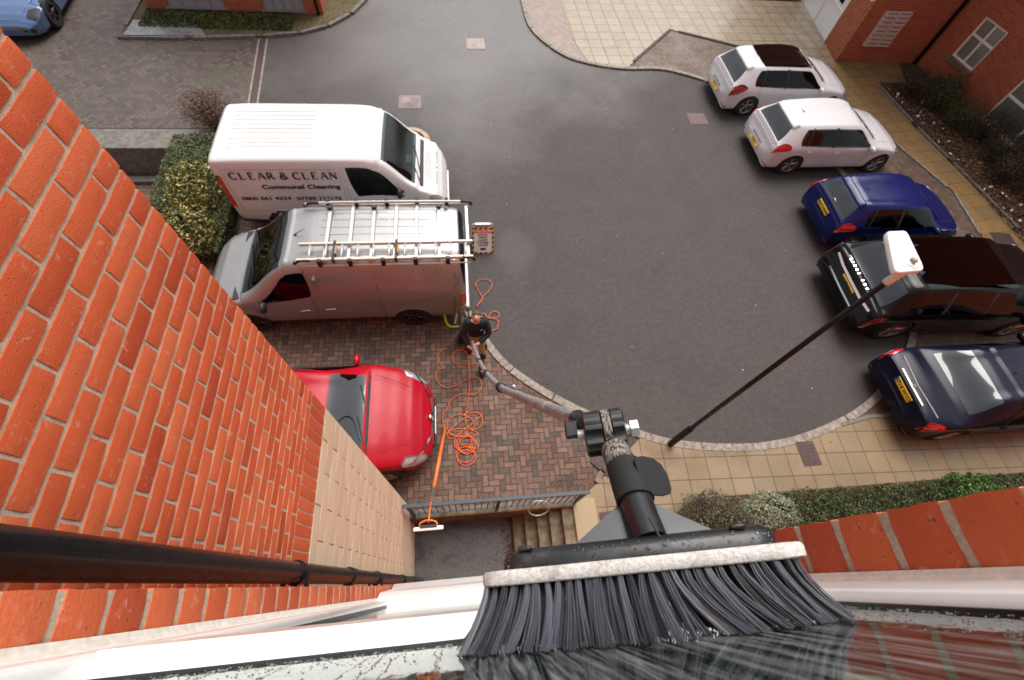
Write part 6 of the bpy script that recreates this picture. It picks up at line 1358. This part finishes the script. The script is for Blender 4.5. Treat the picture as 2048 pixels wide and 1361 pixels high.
box_hedge('hedge', (-6.78, 6.5, -.7), (-4.98, 10.15, .48), 26000, .030, M['lf_hedge'], 'trimmed green hedge sloping beside the rear of the white van', 'hedge', M['core'], 11, .05)
ball_shrub('variegated_shrub', (-5.75, 8.1, .1), .62, 4200, .040, M['lf_var'], 'yellow variegated shrub behind the white van tail lamp', 'shrub', M['core'], 12, (.85, 1.15, .8))
ball_shrub('variegated_shrub', (-5.62, 6.95, .1), .60, 4200, .040, M['lf_var'], 'yellow variegated shrub at the nose of the grey van', 'shrub', M['core'], 13, (.9, 1.0, .8))
q = G(420, 232, .45); ball_shrub('bare_shrub', (q.x, q.y, .02), .62, 5200, .022, M['lf_brown'], 'reddish brown twiggy round shrub behind the white van', 'shrub', M['bark'], 14, (1, .95, .85), twiggy=2)
box_hedge('hedge', (5.15, .12, .03), (14.0, .92, .62), 42000, .024, M['lf_dark'], 'long dark green low hedge beneath the facade on the right', 'hedge', M['core'], 21, .11)
q = G(1420, 1020, .4); ball_shrub('bronze_shrub', (q.x, .60, .03), .56, 12000, .015, M['lf_bronze'], 'bronze and grey green shrub just behind the brush fins', 'shrub', M['core'], 22, (1.05, .85, .75))
q = G(1525, 1020, .45); ball_shrub('cream_shrub', (q.x + .05, .56, .03), .50, 11000, .016, M['lf_cream'], 'pale cream variegated shrub between the bronze shrub and the hedge', 'shrub', M['core'], 23, (1.0, .85, .85))
q = G(1925, 985, .5); ball_shrub('laurel_clump', (q.x, .62, .05), .50, 4200, .030, M['lf_bright'], 'bright green clump growing out of the long low hedge', 'shrub', M['core'], 24, (1, .8, .95))
sheet('hedge_bed', [(3.45, .06), (3.55, .80), (3.95, 1.02), (14.2, 1.0), (14.2, .06)], .052, M['soil'])
ws_ = [(14.55, 12.75, .55), (15.0, 12.0, .60), (15.45, 12.5, .55), (15.2, 11.1, .62), (15.75, 10.6, .6), (15.6, 9.7, .60), (16.2, 9.3, .55), (15.3, 8.9, .5), (15.9, 8.2, .6)]
wl_ = ['first dark shrub next to the black drainpipe of the far building', 'green leaved shrub below the small white window', 'dark shrub against the wall under the small window sill', 'leafy shrub on the path side between the two windows', 'twiggy shrub against the wall before the large window', 'straggly shrub in front of the large white window', 'dark shrub touching the large white window frame', 'small brown shrub at the path edge by the large window', 'brown twiggy shrub farthest along the bed at the right edge of the photo']
for i, (x, y, r) in enumerate(ws_):
    ball_shrub('shrub', (x, y, .05), r, 3000, .024, M['lf_dark'] if i in (1, 3) else leafmat('dull_leaf_%d' % i, [(0, (.02, .018, .010)), (.5, (.05, .05, .022)), (.8, (.09, .07, .04)), (1, (.15, .08, .05))]), wl_[i], 'shrub', M['bark'], 40 + i, (1, 1, .75), 'shrubs along the far wall', twiggy=2)
# scattered leaf litter and bits of paper
def litter(name, N, fn, size, mat, label):
    rr = random.Random(len(name) + N); b = MB(); leaves(b, N, fn, size, rr, .7); o = b.build(name, mat, None, rnd=True); o['kind'] = 'stuff'; LB_ = {'fallen_leaves': ('brown fallen leaves lying over the bark of the bed', 'leaves'), 'leaf_debris': ('dead leaves gathered on the steps and yard floor', 'leaves'), 'gutter_debris': ('small brown debris lying along the kerb line', 'debris'), 'paper_scraps': ('white paper scraps scattered along the bed edge', 'litter'), 'pale_flecks': ('small pale flecks scattered over the asphalt', 'litter'), 'verge_grass': ('short rough grass on the kerbed verge', 'grass'), 'moss': ('pale green moss tufts in the paving by the railing', 'moss')}
    tag(o, *LB_[name]); return o
M['lf_dead'] = leafmat('dead_leaf', [(0, (.05, .028, .018)), (.6, (.14, .075, .045)), (1, (.30, .17, .09))], .8)
def bedfn(r):
    t_ = r.random(); y = 13.2 - t_ * 9; x = 13.95 + t_ * .8 + r.random() * 1.9; return Vector((x, y, .065 + r.random() * .03)), Vector((0, 0, 1))
litter('fallen_leaves', 9000, bedfn, .035, M['lf_dead'], '')
litter('fallen_leaves', 1500, lambda r: (Vector((r.uniform(4, 13), r.uniform(18.45, 19.5), .075)), Vector((0, 0, 1))), .05, M['lf_dead'], '')
litter('leaf_debris', 900, lambda r: (Vector((min(.70, .72 - abs(r.gauss(0, .09))) if r.random() < .6 else r.uniform(-.9, 1.7), r.uniform(.1, 1.03), LOW + .01 if True else 0)), Vector((0, 0, 1))), .014, M['lf_dead'], '')
def kerbfn(r):
    i = r.randrange(0, len(K)); p = K[i]; return Vector((p[0] + r.gauss(0, .12), p[1] + r.gauss(0, .12), .05)), Vector((0, 0, 1))
litter('gutter_debris', 500, kerbfn, .014, M['lf_dead'], '')
M['lf_moss'] = leafmat('moss_tuft', [(0, (.08, .09, .03)), (.6, (.17, .17, .08)), (.85, (.30, .27, .18)), (1, (.42, .38, .30))], .9)
litter('moss', 900, lambda r: (lambda y: (Vector((r.uniform(-1.0, 2.2), y, .016)), Vector((0, 0, 1))))(1.22 + abs(r.gauss(0, .32))), .011, M['lf_moss'], '')
M['lf_white'] = leafmat('paper_scrap', [(0, (.6, .6, .62)), (1, (.8, .8, .82))], .7)
litter('paper_scraps', 60, lambda r: (lambda t_: (Vector((13.95 + t_ * .95 + abs(r.gauss(0, .35)), 13.0 - t_ * 8, .10)), Vector((0, 0, 1))))(r.random()), .05, M['lf_white'], '')
litter('pale_flecks', 34, lambda r: (Vector((r.uniform(0, 9.5), r.uniform(2.6, 13), .006)), Vector((0, 0, 1))), .016, M['lf_white'], '')
gb = litter('verge_grass', 4500, lambda r: (Vector((r.uniform(-9.3, -4.9), min(16.4, 15.45 + abs(r.gauss(0, .6))), .07)) , Vector((r.gauss(0, .5), r.gauss(0, .5), .2))), .04, M['grass'], '')
# ------------------------------------------------------------------ far building on the right
P0, P1 = Vector((12.84, 14.56)), Vector((13.27, 18.6)); HB = 8.0
fb = empty('apartment_building', (12.84, 14.56, 0), 0, 'red brick apartment building with white door and windows in the top right corner', 'building')
o3 = Vector((12.84, 14.56, 0))
def wallprism(pts, z0, z1, name, mat):
    b = MB(); b.prism([(p[0] - 12.84, p[1] - 14.56) for p in pts], z0, z1); return b.build(name, mat, fb)
nd = (P1 - P0).normalized(); nx_ = Vector((-nd.y, nd.x))    # outward from the door wall
wallprism([(12.84, 14.56), (15.86, 14.56), (15.86, 15.6), (12.955, 15.6)], -.1, HB, 'front_wall', M['brickwall'])
wallprism([(12.845, 14.64), (13.20, 14.64), (13.28, 15.70), (12.963, 15.70)], -.1, HB - .01, 'side_wall', M['brickwall_y'])
wallprism([(12.963, 15.702), (13.28, 15.702), (13.6, 18.52), (13.265, 18.52)], 2.1, HB - .01, 'side_wall', M['brickwall_y'])
wallprism([(13.265, 18.5), (13.6, 18.5), (13.9, 24), (13.9, 24)][:3] + [(13.85, 24)], -.1, HB - .02, 'side_wall', M['brickwall_y'])
C0, C1 = Vector((15.863, 14.52)), Vector((17.18, 6.57)); cd = (C1 - C0).normalized(); cn = Vector((cd.y, -cd.x));
if cn.x > 0: cn = -cn
def wl(s, out, z): p = C0 + cd * s + cn * out; return Vector((p.x - 12.84, p.y - 14.56, z))
def wbox2(b, s0, s1, o0, o1, z0, z1):
    P = [wl(s0, o0, z0), wl(s1, o0, z0), wl(s1, o1, z0), wl(s0, o1, z0), wl(s0, o0, z1), wl(s1, o0, z1), wl(s1, o1, z1), wl(s0, o1, z1)]; k = len(b.v); b.v += [tuple(p) for p in P]
    for q in ((0, 3, 2, 1), (4, 5, 6, 7), (0, 1, 5, 4), (1, 2, 6, 5), (2, 3, 7, 6), (3, 0, 4, 7)): b.face([k + i for i in q])
wins = [(.80, 1.70, .78, 1.92), (3.05, 5.4, .10, 1.50), (6.6, 7.6, .78, 1.92)]
b = MB(); s = 0
for (a, c_, z0, z1) in wins:
    wbox2(b, s, a, -.3, 0, -.1, HB - .015); wbox2(b, a, c_, -.3, 0, -.1, z0); wbox2(b, a, c_, -.3, 0, z1, HB - .015); s = c_
wbox2(b, s, 8.1, -.3, 0, -.1, HB - .015); b.build('garden_wall_face', M['brickwall_y'], fb)
b = MB(); wbox2(b, 0, 8.1, .001, .03, 2.55, 2.70); b.build('string_course', M['conc'], fb)
for wi, (a, c_, z0, z1) in enumerate(wins):
    b = MB(); f = .05; wbox2(b, a, c_, -.09, -.03, z0, z0 + f); wbox2(b, a, c_, -.09, -.03, z1 - f, z1); wbox2(b, a, a + f, -.09, -.03, z0 + f, z1 - f); wbox2(b, c_ - f, c_, -.09, -.03, z0 + f, z1 - f)
    m_ = (a + c_) / 2; zt = z0 + (z1 - z0) * .58; wbox2(b, m_ - .03, m_ + .03, -.085, -.035, z0 + f, z1 - f); wbox2(b, a + f, m_ - .03, -.085, -.035, zt - .03, zt + .03); wbox2(b, m_ + .03, c_ - f, -.085, -.035, zt - .03, zt + .03)
    w_ = b.build('window', M['upvc'], fb)
    b = MB(); wbox2(b, a + f, c_ - f, -.075, -.07, z0 + f, z1 - f); b.build('pane', M['housepane'], w_)
    b = MB(); wbox2(b, a + .02, c_ - .02, -.12, -.095, z0, z1); b.build('blind', M['curtain'], w_)
    if z0 > .3: b = MB(); wbox2(b, a - .08, c_ + .08, -.02, .10, z0 - .12, z0 - .003); b.build('sill', M['conc'], w_)
def dl(y, out, z):    # along the door wall by world y
    t_ = (y - P0.y) / (P1.y - P0.y); p = P0 + (P1 - P0) * t_; return Vector((p.x - out - 12.84, y - 14.56, z))
def dbox(b, y0, y1, o0, o1, z0, z1):
    P = [dl(y0, o0, z0), dl(y1, o0, z0), dl(y1, o1, z0), dl(y0, o1, z0), dl(y0, o0, z1), dl(y1, o0, z1), dl(y1, o1, z1), dl(y0, o1, z1)]; k = len(b.v); b.v += [tuple(p) for p in P]
    for q in ((0, 3, 2, 1), (4, 5, 6, 7), (0, 1, 5, 4), (1, 2, 6, 5), (2, 3, 7, 6), (3, 0, 4, 7)): b.face([k + i for i in q])
b = MB(); dbox(b, 15.71, 18.48, -.12, -.03, .02, 2.09); dr_ = b.build('entrance_door', M['upvc'], fb)
b = MB(); dbox(b, 15.71, 15.78, -.029, .01, .02, 2.09); dbox(b, 18.41, 18.48, -.029, .01, .02, 2.09); dbox(b, 17.05, 17.12, -.029, .0, .02, 2.09); dbox(b, 15.79, 17.04, -.029, -.012, .9, .95); b.build('door_frame', M['upvc'], dr_)
b = MB(); dbox(b, 16.05, 16.5, -.029, -.015, 1.05, 1.75); b.build('door_pane', M['darkglass'], dr_)
b = MB(); dbox(b, 16.8, 16.95, -.029, .04, .98, 1.02); b.build('handle', M['chrome'], dr_)
for col in range(2):
    for row in range(8):
        x0 = .56 + col * .45; z0 = .58 + row * .128; b = MB(); b.box((x0, -.10, z0), (x0 + .435, -.001, z0 + .115)); bx_ = b.build('letter_box', M['frost'] if False else plain('cream_metal_%d%d' % (col, row), (.62, .52, .48), .5, var=.06), fb, bevel=.004)
        b = MB(); b.box((x0 + .05, -.104, z0 + .075), (x0 + .385, -.1005, z0 + .095)); b.build('slot', M['seam'], bx_)
b = MB(); b.cyl((2.92, -.07, -.05), (2.92, -.07, HB - .1), .05, 14); b.build('drainpipe', M['blackmetal'], fb, smooth=True)
b = MB(); b.box((-.13, .03, 1.80), (.03, .16, 1.93)); b.build('wall_light', M['upvc'], fb, bevel=.02)
b = MB(); b.prism([(-.15, -.15), (3.02, -.15), (4.5, -8.2), (9, -8.2), (9, 9.6), (.9, 9.6)], HB + .002, HB + .25); b.build('roof_edge', M['conc2'], fb)
# brick outbuilding, top left
gb_ = empty('brick_garage', (-6.66, 16.45, 0), 0, 'low red brick building with grey panelled windows at the top left', 'building')
b = MB(); 
for x0, x1 in ((-2.60, -2.0), (-.32, .80), (2.06, 2.60)): b.box((x0, 0, 0), (x1, .25, 2.9))
for x0, x1 in ((-2.0, -.32), (.80, 2.06)): b.box((x0, 0, 0), (x1, .25, .13)); b.box((x0, 0, 2.2), (x1, .25, 2.9))
b.build('wall', M['brickwall'], gb_)
b = MB(); b.box((-2.60, .251, 0), (-2.35, 4, 2.89)); b.box((2.35, .251, 0), (2.60, 4, 2.89)); b.build('side_wall', M['brickwall_y'], gb_)
for x0, x1 in ((-2.0, -.32), (.80, 2.06)):
    b = MB(); b.box((x0, .06, .131), (x1, .10, 2.2)); f_ = b.build('window', M['frost'], gb_)
    b = MB(); n_ = 4
    for i in range(n_ + 1): xx = x0 + .02 + (x1 - x0 - .04) * i / n_; b.box((xx - .02, .045, .14), (xx + .02, .059, 2.19))
    for zz in (.5, 1.0, 1.6): b.box((x0, .043, zz - .015), (x1, .044, zz + .015))
    b.box((x0 - .04, -.04, .10), (x1 + .04, .05, .135)); b.build('window_frame', plain('grey_frame', (.24, .24, .25), .6), f_)
b = MB(); b.cyl((2.45, -.05, 0), (2.45, -.05, 2.8), .04, 10); b.build('drainpipe', M['blackmetal'], gb_)
b = MB(); b.box((-2.8, -.25, 2.901), (2.8, 4.2, 3.05)); b.build('roof', M['conc2'], gb_)
# small kerbed planter ahead of the white van
pc = G(848, 268, .05); b = MB(); pts = [(pc.x + .52 * math.cos(a) - .35, pc.y + .55 * math.sin(a) - .35) for a in [math.radians(x) for x in range(-20, 125, 12)]]
kb = kerbline('k', pts, .12, .10, M['kerb'], seg=.3, side=1); o = kb.build('planter_kerb', plain('buff_kerb', (.42, .33, .24), .8)); tag(o, 'small curved buff kerb peeping out in front of the white van', 'kerb')
sheet('planter_soil', [(p[0], p[1]) for p in pts] + [(pc.x - .6, pc.y - .4)], .05, M['lf_dead'] if False else plain('orange_bark', (.25, .11, .05), .9, var=.5, nscale=30))
# ------------------------------------------------------------------ group tidy up: things of one group keep their own label
